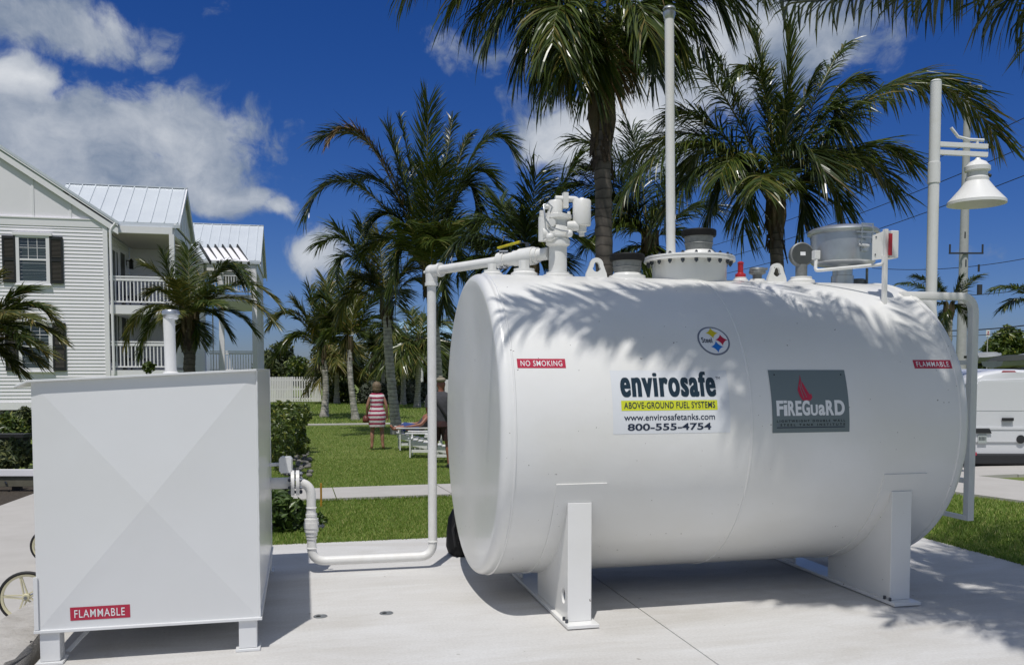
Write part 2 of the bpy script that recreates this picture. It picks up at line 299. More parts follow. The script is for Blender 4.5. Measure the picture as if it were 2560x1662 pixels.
# ------------------------------------------------------------------ mesh builder
def wloc(o):
    p = Vector((0, 0, 0))
    while o is not None: p += o.location; o = o.parent
    return p
class MB:
    def __init__(s): s.v = []; s.f = []
    def add(s, vs, fs):
        o = len(s.v); s.v += [tuple(x) for x in vs]; s.f += [tuple(i+o for i in q) for q in fs]; return s
    def box(s, x0, x1, y0, y1, z0, z1):
        return s.add([(x0, y0, z0), (x1, y0, z0), (x1, y1, z0), (x0, y1, z0), (x0, y0, z1), (x1, y0, z1), (x1, y1, z1), (x0, y1, z1)],
                     [(0, 3, 2, 1), (4, 5, 6, 7), (0, 1, 5, 4), (1, 2, 6, 5), (2, 3, 7, 6), (3, 0, 4, 7)])
    def bar(s, a, b, w, h, up=(0, 0, 1)):
        a, b = Vector(a), Vector(b); d = (b-a).normalized(); u = Vector(up)
        if abs(d.dot(u)) > .99: u = Vector((0, 1, 0))
        r = d.cross(u).normalized(); u = r.cross(d).normalized()
        vs = [p+r*(i*w/2)+u*(j*h/2) for p in (a, b) for (i, j) in ((-1, -1), (1, -1), (1, 1), (-1, 1))]
        return s.add(vs, [(0, 1, 2, 3), (7, 6, 5, 4), (0, 4, 5, 1), (1, 5, 6, 2), (2, 6, 7, 3), (3, 7, 4, 0)])
    def tube(s, path, r, n=12, cap=True, squash=1.0, ph=0.0):
        path = [Vector(p) for p in path]; k = len(path); rs = r if isinstance(r, (list, tuple)) else [r]*k
        t0 = (path[1]-path[0]).normalized(); a = Vector((0, 0, 1)) if abs(t0.z) < .9 else Vector((0, 1, 0))
        x = t0.cross(a).normalized(); vs = []; fs = []
        for i, p in enumerate(path):
            t = (path[min(i+1, k-1)]-path[max(i-1, 0)]).normalized()
            x = (x-t*x.dot(t)).normalized(); y = t.cross(x)
            for j in range(n):
                q = 2*math.pi*j/n+ph; vs.append(p+x*(rs[i]*math.cos(q))+y*(rs[i]*squash*math.sin(q)))
        for i in range(k-1):
            for j in range(n): fs.append((i*n+j, i*n+(j+1) % n, (i+1)*n+(j+1) % n, (i+1)*n+j))
        if cap: fs.append(tuple(range(n-1, -1, -1))); fs.append(tuple((k-1)*n+j for j in range(n)))
        return s.add(vs, fs)
    def cyl(s, a, b, r0, r1=None, n=20): return s.tube([a, b], [r0, r0 if r1 is None else r1], n)
    def lathe(s, prof, origin=(0, 0, 0), axis='z', n=32, ang=(0, 2*math.pi), cap=True):
        """prof: list of (radius, height along the axis)"""
        o = Vector(origin); full = abs(ang[1]-ang[0]-2*math.pi) < 1e-6; m = n if full else n+1; vs = []; fs = []
        if isinstance(axis, Vector):
            A = axis.normalized(); B = A.orthogonal().normalized(); Cc = A.cross(B)
        else: A, B, Cc = {'z': (Vector((0, 0, 1)), Vector((1, 0, 0)), Vector((0, 1, 0))), 'x': (Vector((1, 0, 0)), Vector((0, 1, 0)), Vector((0, 0, 1))), 'y': (Vector((0, 1, 0)), Vector((0, 0, 1)), Vector((1, 0, 0)))}[axis]
        for (r, hgt) in prof:
            for j in range(m):
                q = ang[0]+(ang[1]-ang[0])*j/n; vs.append(o+A*hgt+B*(r*math.cos(q))+Cc*(r*math.sin(q)))
        for i in range(len(prof)-1):
            for j in range(n):
                j2 = (j+1) % m; fs.append((i*m+j, i*m+j2, (i+1)*m+j2, (i+1)*m+j))
        if full and cap and prof[0] != prof[-1]:
            if prof[0][0] > 1e-5: fs.append(tuple(range(m-1, -1, -1)))
            if prof[-1][0] > 1e-5: fs.append(tuple((len(prof)-1)*m+j for j in range(m)))
        return s.add(vs, fs)
    def prism(s, poly, vec):
        n = len(poly); v = Vector(vec); vs = [Vector(p) for p in poly]+[Vector(p)+v for p in poly]
        fs = [tuple(range(n)), tuple(range(2*n-1, n-1, -1))]+[(i, n+i, n+(i+1) % n, (i+1) % n) for i in range(n)]
        return s.add(vs, fs)
    def ball(s, c, r, n=12, m=8, sc=(1, 1, 1)):
        c = Vector(c); prof = []
        vs = [c+Vector((0, 0, -r*sc[2]))]; fs = []
        for i in range(1, m):
            th = math.pi*i/m-math.pi/2
            for j in range(n):
                q = 2*math.pi*j/n; vs.append(c+Vector((r*sc[0]*math.cos(th)*math.cos(q), r*sc[1]*math.cos(th)*math.sin(q), r*sc[2]*math.sin(th))))
        vs.append(c+Vector((0, 0, r*sc[2]))); e = len(vs)-1
        for j in range(n):
            fs.append((0, 1+(j+1) % n, 1+j)); fs.append((e, e-n+j, e-n+(j+1) % n))
            for i in range(m-2): fs.append((1+i*n+j, 1+i*n+(j+1) % n, 1+(i+1)*n+(j+1) % n, 1+(i+1)*n+j))
        return s.add(vs, fs)
    def build(s, name, material, parent=None, smooth=40, bevel=0.0, origin=None):
        me = bpy.data.meshes.new(name)
        o = bpy.data.objects.new(name, me)
        if parent is not None: off = wloc(parent); o.parent = parent
        else: off = Vector(origin) if origin is not None else Vector((0, 0, 0)); o.location = off
        me.from_pydata([tuple(Vector(p)-off) for p in s.v], [], s.f); COL.objects.link(o)
        finish(me, material, smooth, bevel); return o
def finish(me, material, smooth=40, bevel=0.0, recalc=True):
    if recalc or bevel:
        b = bmesh.new(); b.from_mesh(me)
        if recalc: bmesh.ops.recalc_face_normals(b, faces=b.faces)
        if bevel:
            es = [e for e in b.edges if len(e.link_faces) == 2 and e.calc_face_angle(0) > rad(32)]
            bmesh.ops.bevel(b, geom=es, offset=bevel, segments=2, profile=.5, affect='EDGES', clamp_overlap=True)
        b.to_mesh(me); b.free()
    me.materials.append(material if not isinstance(material, str) else M[material])
    if smooth:
        me.shade_smooth(); me.set_sharp_from_angle(angle=rad(smooth))
def from_np(name, V, Fq, material, parent=None, smooth=0, origin=None):
    me = bpy.data.meshes.new(name); o = bpy.data.objects.new(name, me)
    if parent is not None: off = wloc(parent); o.parent = parent
    else: off = Vector(origin) if origin is not None else Vector((0, 0, 0)); o.location = off
    me.from_pydata((np.asarray(V)-np.array(off)).tolist(), [], [tuple(q) for q in Fq]); COL.objects.link(o)
    me.materials.append(M[material] if isinstance(material, str) else material)
    if smooth: me.shade_smooth()
    return o
def tag(o, label=None, cat=None, group=None, kind=None):
    if label: o['label'] = label
    if cat: o['category'] = cat
    if group: o['group'] = group
    if kind: o['kind'] = kind
    return o
def thing(name, loc, label, cat, group=None):
    o = bpy.data.objects.new(name, None); COL.objects.link(o); o.location = loc; o.empty_display_size = .1
    return tag(o, label, cat, group)
def copy_tree(o, parent=None):
    c = o.copy(); COL.objects.link(c); c.parent = parent
    for ch in list(o.children): copy_tree(ch, c)
    return c
def text_geo(s, cuts=0, bold=0.0, shear=0.0, spacing=1.0, xh=None):
    """flat text outline as a triangulated sheet, normalised to a unit box (0..1, 0..1); returns verts, faces"""
    cu = bpy.data.curves.new('lettering', 'FONT'); cu.body = s; cu.offset = bold; cu.space_character = spacing; cu.shear = shear
    cu.resolution_u = 5; cu.fill_mode = 'FRONT'
    ob = bpy.data.objects.new('lettering', cu); COL.objects.link(ob)
    dg = bpy.context.evaluated_depsgraph_get(); dg.update()
    me = bpy.data.meshes.new_from_object(ob.evaluated_get(dg)); bpy.data.objects.remove(ob); bpy.data.curves.remove(cu)
    b = bmesh.new(); b.from_mesh(me); bpy.data.meshes.remove(me)
    xs = [v.co.x for v in b.verts]; ys = [v.co.y for v in b.verts]; x0, x1, y0, y1 = min(xs), max(xs), min(ys), max(ys)
    for v in b.verts: v.co.x = (v.co.x-x0)/(x1-x0); v.co.y = (v.co.y-y0)/(y1-y0); v.co.z = 0
    if xh:      # stretch the small letters so that they stand taller against the ascenders
        k = xh[0]
        for v in b.verts: v.co.y = v.co.y*xh[1]/k if v.co.y < k else xh[1]+(v.co.y-k)*(1-xh[1])/(1-k)
    return b
def cut_sheet(b, step):
    ys = [v.co.y for v in b.verts]; y = math.floor(min(ys)/step)*step+step
    while y < max(ys):
        bmesh.ops.bisect_plane(b, geom=b.verts[:]+b.edges[:]+b.faces[:], plane_co=(0, y, 0), plane_no=(0, 1, 0)); y += step
def sheet_obj(name, b, fn, material, parent):
    """bmesh of a flat (x, y) sheet -> object through a mapping fn(x, y) -> world point"""
    for v in b.verts: v.co = fn(v.co.x, v.co.y)
    me = bpy.data.meshes.new(name); b.to_mesh(me); b.free(); o = bpy.data.objects.new(name, me); COL.objects.link(o)
    o.parent = parent; off = wloc(parent)
    for v in me.vertices: v.co -= off
    me.materials.append(M[material]); me.shade_smooth(); return o
def bm_poly(pts):
    b = bmesh.new(); vs = [b.verts.new((p[0], p[1], 0)) for p in pts]; b.faces.new(vs); b.normal_update(); bmesh.ops.triangulate(b, faces=b.faces[:]); return b
def bez(p0, p1, p2, n): return [p0*(1-t)**2+p1*(2*t*(1-t))+p2*t*t for t in [i/(n-1) for i in range(n)]]
def arc_path(pts, r, n=6):
    """polyline with rounded corners"""
    pts = [Vector(p) for p in pts]; out = [pts[0]]
    for i in range(1, len(pts)-1):
        a = (pts[i-1]-pts[i]).normalized(); c = (pts[i+1]-pts[i]).normalized(); out += bez(pts[i]+a*r, pts[i], pts[i]+c*r, n)
    return out+[pts[-1]]

# ------------------------------------------------------------------ ground
def grid_sheet(name, xs, ys, zf, material, kind='structure'):
    vs = [(x, y, zf(x, y)) for y in ys for x in xs]; n = len(xs)
    fs = [(j*n+i, j*n+i+1, (j+1)*n+i+1, (j+1)*n+i) for j in range(len(ys)-1) for i in range(n-1)]
    m = MB(); m.add(vs, fs); return tag(m.build(name, material, None, smooth=60), kind=kind)
LOW = -0.20                                             # level of the walk on the left
ys = [-1200, -300, -60, -12, 0, 4, 8.2]+[8.6+.6*i for i in range(21)]+[22, 30, 50, 90, 200, 600, 1500]
xs = [-1500, -500, -150, -60, -30, -15, -8, -5.0, -2.4, -2.3, 0, 3, 6, 9, 14, 20, 40, 100, 400, 1500]
def gz(x, y):
    z = terrain(y)-.025
    if y < 8.5: z = -.05
    if x < -2.29 and y < 17.5: z = min(z, LOW-.12)
    return z
grid_sheet('ground', xs, ys, gz, 'lawn')
# concrete pad in two pours with an open joint between them
PX0, PX1, PYF = -1.44, 5.78, 8.38
m = MB(); m.box(PX0, 2.184, -3, PYF, -.14, 0); m.box(2.192, PX1, -3, PYF, -.14, 0); m.box(2.18, 2.196, -3, PYF-.01, -.13, -.012)
tag(m.build('pavement', 'concrete', smooth=0, bevel=.004), kind='structure')
# lower walk on the left and the sidewalk across the lawn
qa, qb = PZ(-60, 1285, LOW), PZ(110, 1224, LOW); qd = (qb-qa).normalized()
m = MB(); m.prism([(-1.45, 1.0, LOW-.1), (-1.45, 8.6, LOW-.1), (qb.x+qd.x*1.2, qb.y+qd.y*1.2, LOW-.1), (qa.x-qd.x*11, qa.y-qd.y*11, LOW-.1)], (0, 0, .1)); tag(m.build('path', 'walk', smooth=0), kind='structure')
vs = []; X = [-2.6+1.5*i for i in range(16)]
m = MB()
for i in range(len(X)-1):
    a, b = X[i]+.006, X[i+1]-.006
    y0a, y1a = 11.45+.02*a, 12.95+.03*a
    m.add([(a, y0a, terrain(y0a)+.02), (b, 11.45+.02*b, terrain(11.45)+.02), (b, 12.95+.03*b, terrain(13)+.02), (a, y1a, terrain(y1a)+.02),
           (a, y0a, terrain(y0a)-.1), (b, 11.45+.02*b, terrain(11.45)-.1)], [(0, 1, 2, 3), (0, 4, 5, 1)])
tag(m.build('sidewalk', 'walk', smooth=0), kind='structure')
# narrow pale footpaths far down the lawn
for (u0, v0, u1, v1, w) in ((770, 1062, 1120, 1060, .45), (800, 1003, 1125, 1001, 1.1)):
    a, b = G(u0, v0), G(u1, v1); m = MB(); m.box(a.x-3, b.x+14, a.y, a.y+w, -.45, -.335); tag(m.build('path', 'walk', smooth=0), kind='structure')
e0, e1 = qa-qd*12, qb+qd*1.2; o_ = Vector((-qd.y, qd.x, 0)); m = MB(); m.prism([(e0.x+o_.x*.01, e0.y+o_.y*.01, -.5), (e1.x+o_.x*.01, e1.y+o_.y*.01, -.5), (e1.x+o_.x*7, e1.y+o_.y*7, -.5), (e0.x+o_.x*7, e0.y+o_.y*7, -.5)], (0, 0, .5+LOW-.03)); tag(m.build('ground', 'soil', smooth=0), kind='structure')
# sidewalk and road on the right
def strip(name, mt, pts, zt, zb):
    m = MB(); m.prism([(p.x, p.y, zb) for p in pts], (0, 0, zt-zb)); return tag(m.build(name, mt, smooth=0), kind='structure')
A, B, Cc, D_ = G(2400, 1233), G(2559, 1253), G(2444, 1197), G(2560, 1210)
dr = (B-A).normalized(); zr = terrain((A.y+Cc.y)/2)
dr2 = (D_-Cc).normalized()
strip('sidewalk', 'walk', [A-dr*5.0, A+dr*9, Cc+dr*9, Cc-dr*5.0], zr+.03, zr-.2)
nrm = Vector((-dr.y, dr.x, 0)); nrm = nrm if nrm.dot(Cc-A) > 0 else -nrm
strip('road', 'asphalt', [Cc-dr*6+nrm*.02, Cc+dr*40+nrm*.02, Cc+dr*40+nrm*22, Cc-dr*2+nrm*22], zr-.07, zr-.5)
# weathered concrete kerb block left of the box
rng = np.random.default_rng(3)
def rough_block(x0, x1, y0, y1, z0, z1, step=.05, amp=.018):
    b = bmesh.new(); bmesh.ops.create_cube(b, size=1)
    for v in b.verts: v.co = Vector((x0 if v.co.x < 0 else x1, y0 if v.co.y < 0 else y1, z0 if v.co.z < 0 else z1))
    bmesh.ops.subdivide_edges(b, edges=b.edges[:], cuts=22, use_grid_fill=True)
    for v in b.verts:
        p = v.co; e = (p.x > x1-.02)+(p.z > z1-.02)+(p.y < y0+.02)
        a = amp*(1.6 if e >= 2 else .35)
        k = math.sin(p.y*31)*math.sin(p.y*13+2)+math.sin(p.x*23+p.y*9)*.5
        v.co += Vector((rng.normal(0, a*.5)+(-a*abs(k) if p.x > x1-.02 else 0), rng.normal(0, a*.3), rng.normal(0, a*.35)-(a*abs(k) if e >= 2 else 0)))
    return b
KZ = .10; kx = PZ(93, 1590, KZ).x; k0, k1 = PZ(90, 1496, KZ), PZ(0, 1549, KZ)
b = rough_block(kx-1.6, kx, 2.6, 6.4, -.35, KZ); kd = (k1-k0).normalized()
bmesh.ops.bisect_plane(b, geom=b.verts[:]+b.edges[:]+b.faces[:], plane_co=k0, plane_no=(kd.y, -kd.x, 0), clear_outer=True)
bmesh.ops.holes_fill(b, edges=[e for e in b.edges if e.is_boundary])
me = bpy.data.meshes.new('kerb'); b.to_mesh(me); b.free()
o = bpy.data.objects.new('kerb', me); COL.objects.link(o); finish(me, 'oldconcrete', 50); tag(o, kind='structure')

# grass: short blades on the lawn that is near enough to show them
def grass_field(regions, name):
    V = []; Fc = []; o = 0; rg = np.random.default_rng(11)
    for (x0, x1, y0, y1, n, hgt, ok) in regions:
        x = rg.uniform(x0, x1, n); y = rg.uniform(y0, y1, n)
        keep = ok(x, y); x, y = x[keep], y[keep]; n = len(x)
        z = np.array([terrain(q) for q in y])-.03
        a = rg.uniform(0, 2*np.pi, n); w = hgt*rg.uniform(.10, .2, n); hh = hgt*rg.uniform(.5, 1.25, n); ln = rg.uniform(.2, .9, n)*hh; la = rg.uniform(0, 2*np.pi, n)
        p0 = np.stack([x-w*np.cos(a), y-w*np.sin(a), z], 1); p1 = np.stack([x+w*np.cos(a), y+w*np.sin(a), z], 1)
        p2 = np.stack([x+ln*np.cos(la), y+ln*np.sin(la), z+hh], 1)
        V.append(np.stack([p0, p1, p2], 1).reshape(-1, 3)); Fc.append(np.arange(3*n).reshape(-1, 3)+o); o += 3*n
    return tag(from_np(name, np.concatenate(V), np.concatenate(Fc), 'blade'), kind='stuff')
sw = lambda x, y: ~((y > 11.4+.02*x) & (y < 13.0+.03*x) & (x < 8))
def right_ok(x, y):
    d = (x-A.x)*nrm.x+(y-A.y)*nrm.y; return (d < -.02) & ((x > PX1+.01) | (y > PYF+.01))
grass_field([(-1.4, 5.5, PYF+.01, 11.6, 120000, .032, lambda x, y: sw(x, y) & (x < 5)),
             (-1.3, PX1, PYF-.02, PYF+.07, 9000, .055, lambda x, y: x < 6), (PX1-.02, PX1+.08, 5.2, PYF, 5000, .06, lambda x, y: x > 0),
             (-2.0, 5.2, 11.36, 11.52, 9000, .05, lambda x, y: abs(y-11.43-.02*x) < .05), (-2.0, 5.2, 12.85, 13.2, 9000, .05, lambda x, y: abs(y-12.98-.03*x) < .05),
             (5, 10.5, 5.5, 14, 110000, .042, right_ok),
             (-3, 8, 12.9, 20, 120000, .036, lambda x, y: sw(x, y) & (x < 5.5)),
             (-4, 9, 20, 32, 90000, .045, lambda x, y: x < 7.5),
             (-6, 14, 33, 56, 50000, .09, lambda x, y: x < 12)], 'grass')
# loose stones below the hedge
rg = random.Random(5); m = MB()
for i in range(150):
    p = G(rg.uniform(700, 775), rg.uniform(1128, 1190)); r = rg.uniform(.02, .07)
    m.ball((p.x, p.y, p.z+r*.3), r, 7, 5, (1, rg.uniform(.7, 1.2), .6))
tag(m.build('gravel', 'gravel', smooth=30), kind='stuff')

# ------------------------------------------------------------------ fuel storage tank
tank = thing('fuel_storage_tank', (2.81, TY, 0), 'large white horizontal cylindrical steel fuel tank on two saddles', 'fuel tank')
def TP(x, phi, off=0.0): return Vector((x, TY-(TR+off)*math.cos(phi), TZ+(TR+off)*math.sin(phi)))
def arc(cx, cr, r, a0, a1, n): return [(cr+r*math.sin(a), cx-r*math.cos(a)) for a in [a0+(a1-a0)*i/n for i in range(n+1)]]
k = .055
left = [(0.0, 1.178), (.35, 1.174), (.7, 1.166), (.93, 1.161), (TR-k-.02, 1.160)]+arc(1.160+k, TR-k, k, 0, math.pi/2, 8)
seam = lambda x: [(TR, x-.03), (TR, x-.012), (TR, x-.008), (TR+.006, x-.0035), (TR+.006, x+.0035), (TR, x+.008), (TR, x+.012), (TR, x+.03)]
right = [(r, 2*2.805-x) for (r, x) in reversed(left)]
prof = left+seam(1.245)+seam(2.803)+seam(4.365)+right
m = MB(); m.lathe(prof, (0, TY, TZ), 'x', 160); m.build('shell', 'steel', tank, smooth=50)
def saddle(x0, holed=True):
    b = MB(); b.box(x0, x0+.206, TY-1.07, TY+1.07, .006, .028); sd = b.build('saddle', 'steel', tank, 0, .003)
    for s in (-1, 1):
        lb = MB(); y = TY+s*.985
        lb.box(x0+.026, x0+.181, min(y, y-s*.02), max(y, y-s*.02), .0285, .775)
        lb.box(x0+.028, x0+.179, min(y-s*.021, y-s*.055), max(y-s*.021, y-s*.055), .745, .775)
        lb.build('leg', 'steel', sd, 0, .003)
        w = MB(); n = 14; ya, yb = TY+s*.964, TY+s*.24; hole = []
        top = []
        for i in range(n+1):
            yy = ya+(yb-ya)*i/n; d = abs(yy-TY); zt = TZ-math.sqrt(max(0, (TR+.004)**2-d*d)); top.append((x0+.03, yy, min(zt, .775)))
        poly = [(x0+.03, ya, .0285)]+top+[(x0+.03, yb, .0285)]
        bmw = bmesh.new()
        # web plate with a round lifting hole near the outer foot
        cyh, czh, rh = TY+s*.875, .17, .04
        outer = [bmw.verts.new(p) for p in poly]; ed = [bmw.edges.new((outer[i], outer[(i+1) % len(outer)])) for i in range(len(outer))]
        hv = [bmw.verts.new((x0+.03, cyh+rh*math.cos(q*math.pi/12), czh+rh*1.3*math.sin(q*math.pi/12))) for q in range(24)]
        if holed: ed += [bmw.edges.new((hv[i], hv[(i+1) % 24])) for i in range(24)]
        else: [bmw.verts.remove(q) for q in hv]
        bmesh.ops.triangle_fill(bmw, use_beauty=True, use_dissolve=False, edges=ed)
        g = bmesh.ops.extrude_face_region(bmw, geom=bmw.faces[:]); bmesh.ops.translate(bmw, verts=[v for v in g['geom'] if isinstance(v, bmesh.types.BMVert)], vec=(.016, 0, 0))
        me = bpy.data.meshes.new('web_plate'); bmw.to_mesh(me); bmw.free(); o = bpy.data.objects.new('web_plate', me); COL.objects.link(o); o.parent = sd
        off = wloc(sd)
        for v in me.vertices: v.co -= off
        finish(me, 'steel', 30)
    w = MB(); n = 28; f0, f1 = math.asin((.90-TZ)/TR), -math.pi-math.asin((.90-TZ)/TR)
    vs = [TP(xx, f0+(f1-f0)*i/n, of) for i in range(n+1) for (xx, of) in ((x0-.06, -.01), (x0-.06, .008), (x0+.27, .008), (x0+.27, -.01))]
    fs = [(i*4+j, i*4+(j+1) % 4, (i+1)*4+(j+1) % 4, (i+1)*4+j) for i in range(n) for j in range(4)]+[(0, 1, 2, 3), (n*4+3, n*4+2, n*4+1, n*4)]
    w.add(vs, fs); w.build('wear_plate', 'steel', sd, 35)
    for q in (0, 1):
        bl = MB(); bl.cyl((x0+.015, TY-1.0+.06*q, .028), (x0+.015, TY-1.0+.06*q, .05), .010, n=6); bl.build('anchor_bolt', 'bolt', sd, 0)
saddle(1.57); saddle(3.87, False)
ZT = TZ+TR
def boss(x, r, h, y=TY, mt='fitting', name='threaded_boss', parent=None, hexr=0, hexh=0):
    b = MB(); b.lathe([(r*1.28, -.03), (r*1.28, h*.35), (r*1.05, h*.55), (r, h*.6), (r, h)], (x, y, ZT), 'z', 32)
    if hexr: b.lathe([(hexr, h-.001), (hexr, h+hexh)], (x, y, ZT), 'z', 8)
    return b.build(name, mt, parent or tank, 40)
boss(1.325, .058, .035, hexr=.032, hexh=.045, name='plug'); boss(1.56, .075, .05, hexr=.04, hexh=.06, name='plug')
# turbine pump on its riser
PXc = 1.812
pump = boss(PXc, .085, .03, name='turbine_pump')
b = MB(); b.cyl((PXc, TY, ZT+.0), (PXc, TY, ZT+.235), .066, n=32); b.lathe([(.066, .215), (.088, .23), (.088, .262), (.07, .275), (.07, .29)], (PXc, TY, ZT), 'z', 32); b.build('riser', 'fitting', pump, 40)
b = MB(); zc = ZT
b.lathe([(.072, .272), (.088, .29), (.088, .345), (.078, .36), (.078, .40), (.10, .415), (.10, .44), (.055, .452)], (PXc, TY, zc), 'z', 28)   # manifold body
b.cyl((PXc-.105, TY-.02, zc+.25), (PXc-.105, TY-.02, zc+.42), .045, n=20); b.cyl((PXc-.13, TY-.03, zc+.30), (PXc-.04, TY-.03, zc+.30), .046, n=18)
b.cyl((PXc+.05, TY-.05, zc+.36), (PXc+.135, TY-.06, zc+.36), .036, n=16); b.cyl((PXc-.07, TY-.085, zc+.375), (PXc-.07, TY+.0, zc+.375), .03, n=14)
b.ball((PXc+.06, TY-.085, zc+.30), .028, 10, 7); b.ball((PXc-.085, TY-.09, zc+.27), .03, 10, 7)
b.bar((PXc-.12, TY, zc+.43), (PXc-.12, TY, zc+.47), .03, .03)
b.build('manifold', 'fitting', pump, 40)
b = MB(); b.lathe([(.052, .44), (.052, .535), (.045, .545)], (PXc-.02, TY, zc), 'z', 28); b.build('motor_cap', 'fitting', pump, 40)
b = MB(); b.tube(arc_path([(PXc-.02, TY+.0, zc+.56), (PXc+.145, TY-.01, zc+.56), (PXc+.145, TY-.02, zc+.5)], .03), .022, 14)
b.box(PXc+.03, PXc+.065, TY-.05, TY+.0, zc+.49, zc+.60); b.cyl((PXc-.10, TY, zc+.50), (PXc-.05, TY, zc+.50), .02, n=12); b.build('crossover_pipe', 'fitting', pump, 40)
b = MB(); b.lathe([(.02, .29), (.02, .315), (.034, .32), (.034, .36), (.062, .365), (.066, .375), (.066, .54), (.058, .55), (.02, .553), (.015, .565)], (PXc+.165, TY-.05, zc), 'z', 30); b.build('filter_canister', 'fitting', pump, 40)
b = MB(); b.tube([Vector((PXc, TY, zc))+Vector(q) for q in ((-.02, -.03, .47), (-.09, -.05, .515), (-.125, -.06, .50), (-.12, -.09, .40), (-.08, -.105, .335), (.0, -.105, .315), (.075, -.10, .31))], .006, 8); b.build('wiring_conduit', 'galv', pump, 50)
for q in range(6):
    b = MB(); a = q*math.pi/3+.4; b.cyl((PXc+.085*math.cos(a), TY+.085*math.sin(a), zc+.43), (PXc+.085*math.cos(a), TY+.085*math.sin(a), zc+.462), .012, n=6); b.build('bolt', 'fitting', pump, 0)
# lifting lugs: thick plates with a rounded eye
def lug(x, mt='steel'):
    w, h = .083, .145; bm = bmesh.new(); outl = [(-w, -.02)]+[(-w+.006, .03)]+[(-.052*math.cos(q*math.pi/12)*1.0, h-.052+.052*math.sin(q*math.pi/12)) for q in range(13)]+[(w-.006, .03), (w, -.02)]
    hole = [(.030*math.cos(a)*(1.15 if math.sin(a) < 0 else .8), .078+.036*math.sin(a)) for a in [i*math.pi/9 for i in range(18)]]
    ed = []
    for lp in (outl, hole):
        vv = [bm.verts.new((x+p[0], TY-.013, ZT+p[1])) for p in lp]; ed += [bm.edges.new((vv[i], vv[(i+1) % len(vv)])) for i in range(len(vv))]
    bmesh.ops.triangle_fill(bm, use_beauty=True, use_dissolve=False, edges=ed)
    g = bmesh.ops.extrude_face_region(bm, geom=bm.faces[:]); bmesh.ops.translate(bm, verts=[v for v in g['geom'] if isinstance(v, bmesh.types.BMVert)], vec=(0, .028, 0))
    me = bpy.data.meshes.new('lifting_lug'); bm.to_mesh(me); bm.free(); o = bpy.data.objects.new('lifting_lug', me); COL.objects.link(o); o.parent = tank; off = wloc(tank)
    for v in me.vertices: v.co -= off
    finish(me, mt, 40)
lug(2.105); lug(3.566)
# emergency vents with black caps
def vent(x, z0, r, h, parent, flare=False):
    b = MB(); b.lathe([(r*1.30, z0-.05), (r*1.30, z0), (r*1.04, z0+.006), (r*.98, z0+.02)] if not flare else [(r*1.28, z0), (r*1.12, z0+.035), (r*1.0, z0+.05)], (x, TY, 0), 'z', 36); v = b.build('emergency_vent', 'steel', parent, 40)
    b = MB(); z1 = z0+(.015 if not flare else .05)
    b.lathe([(r*.90, z1), (r*.99, z1+h*.42), (r*1.03, z1+h*.45), (r*.99, z1+h*.5), (r*1.03, z1+h*.9), (r*1.06, z1+h)], (x, TY, 0), 'z', 36); b.build('vent_collar', 'galvdull', v, 30)
    b = MB(); b.lathe([(r*1.2, z1+h-.012), (r*1.24, z1+h), (r*1.24, z1+h+.03), (r*1.18, z1+h+.038), (.02, z1+h+.04), (.02, z1+h+.055), (0, z1+h+.055)], (x, TY, 0), 'z', 36); b.build('vent_cap', 'black', v, 30)
vent(2.345, ZT+.018, .104, .105, tank)
XM, ZM = 2.84, 2.405
b = MB(); b.lathe([(.275, ZT-.12), (.275, ZM), (.335, ZM), (.338, ZM+.002), (.338, ZM+.018)], (XM, TY, 0), 'z', 64); man = b.build('manway', 'steel', tank, 30)
b = MB(); b.lathe([(.336, ZM+.022), (.336, ZM+.034), (.33, ZM+.038), (0, ZM+.042)], (XM, TY, 0), 'z', 64); b.build('manway_cover', 'steel', man, 30)
for q in range(20):
    a = q*2*math.pi/20+.05; x, y = XM+.307*math.cos(a), TY+.307*math.sin(a)
    b = MB(); b.cyl((x, y, ZM-.03), (x, y, ZM+.056), .0075, n=6); b.cyl((x, y, ZM-.021), (x, y, ZM-.001), .015, n=6); b.cyl((x, y, ZM+.039), (x, y, ZM+.049), .013, n=6); b.build('bolt', 'bolt', man, 0)
vent(2.915, ZM+.042, .105, .115, man, True)
# tall vent pipe behind the manway
b = MB(); b.cyl((2.70, TY+.02, ZM+.04), (2.67, TY+.02, 4.235), .0345, n=24); vp = b.build('vent_pipe', 'paint', tank, 40)
b = MB(); b.lathe([(.036, 4.19), (.040, 4.20), (.047, 4.228), (.047, 4.24), (.035, 4.243)], (2.67, TY+.02, 0), 'z', 24); b.lathe([(.046, 4.258), (.048, 4.262), (.04, 4.277), (.02, 4.286), (0, 4.288)], (2.67, TY+.02, 0), 'z', 24); b.cyl((2.67, TY+.02, 4.24), (2.67, TY+.02, 4.26), .03, n=12); b.build('vent_hood', 'galv', vp, 40)
# small gauges between the manway and the spill box
g = boss(3.262, .045, .03, name='level_gauge')
b = MB(); b.lathe([(.04, .03), (.04, .055), (.026, .06), (.024, .065)], (3.262, TY, ZT), 'z', 20); b.build('gauge_base', 'redplastic', g, 30)
b = MB(); b.lathe([(.021, .06), (.021, .13), (.024, .132), (.024, .143), (.012, .15), (0, .15)], (3.262, TY, ZT), 'z', 20); b.build('gauge_sight', 'redplastic', g, 30)
g = boss(3.403, .055, .02, name='fill_cap')
b = MB(); b.lathe([(.035, .02), (.035, .05), (.062, .062), (.064, .078), (.058, .084), (.062, .09), (.055, .105), (0, .108)], (3.403, TY, ZT), 'z', 28); b.bar((3.34, TY-.05, ZT+.07), (3.46, TY-.05, ZT+.095), .012, .02); b.build('cap', 'galvdull', g, 30)
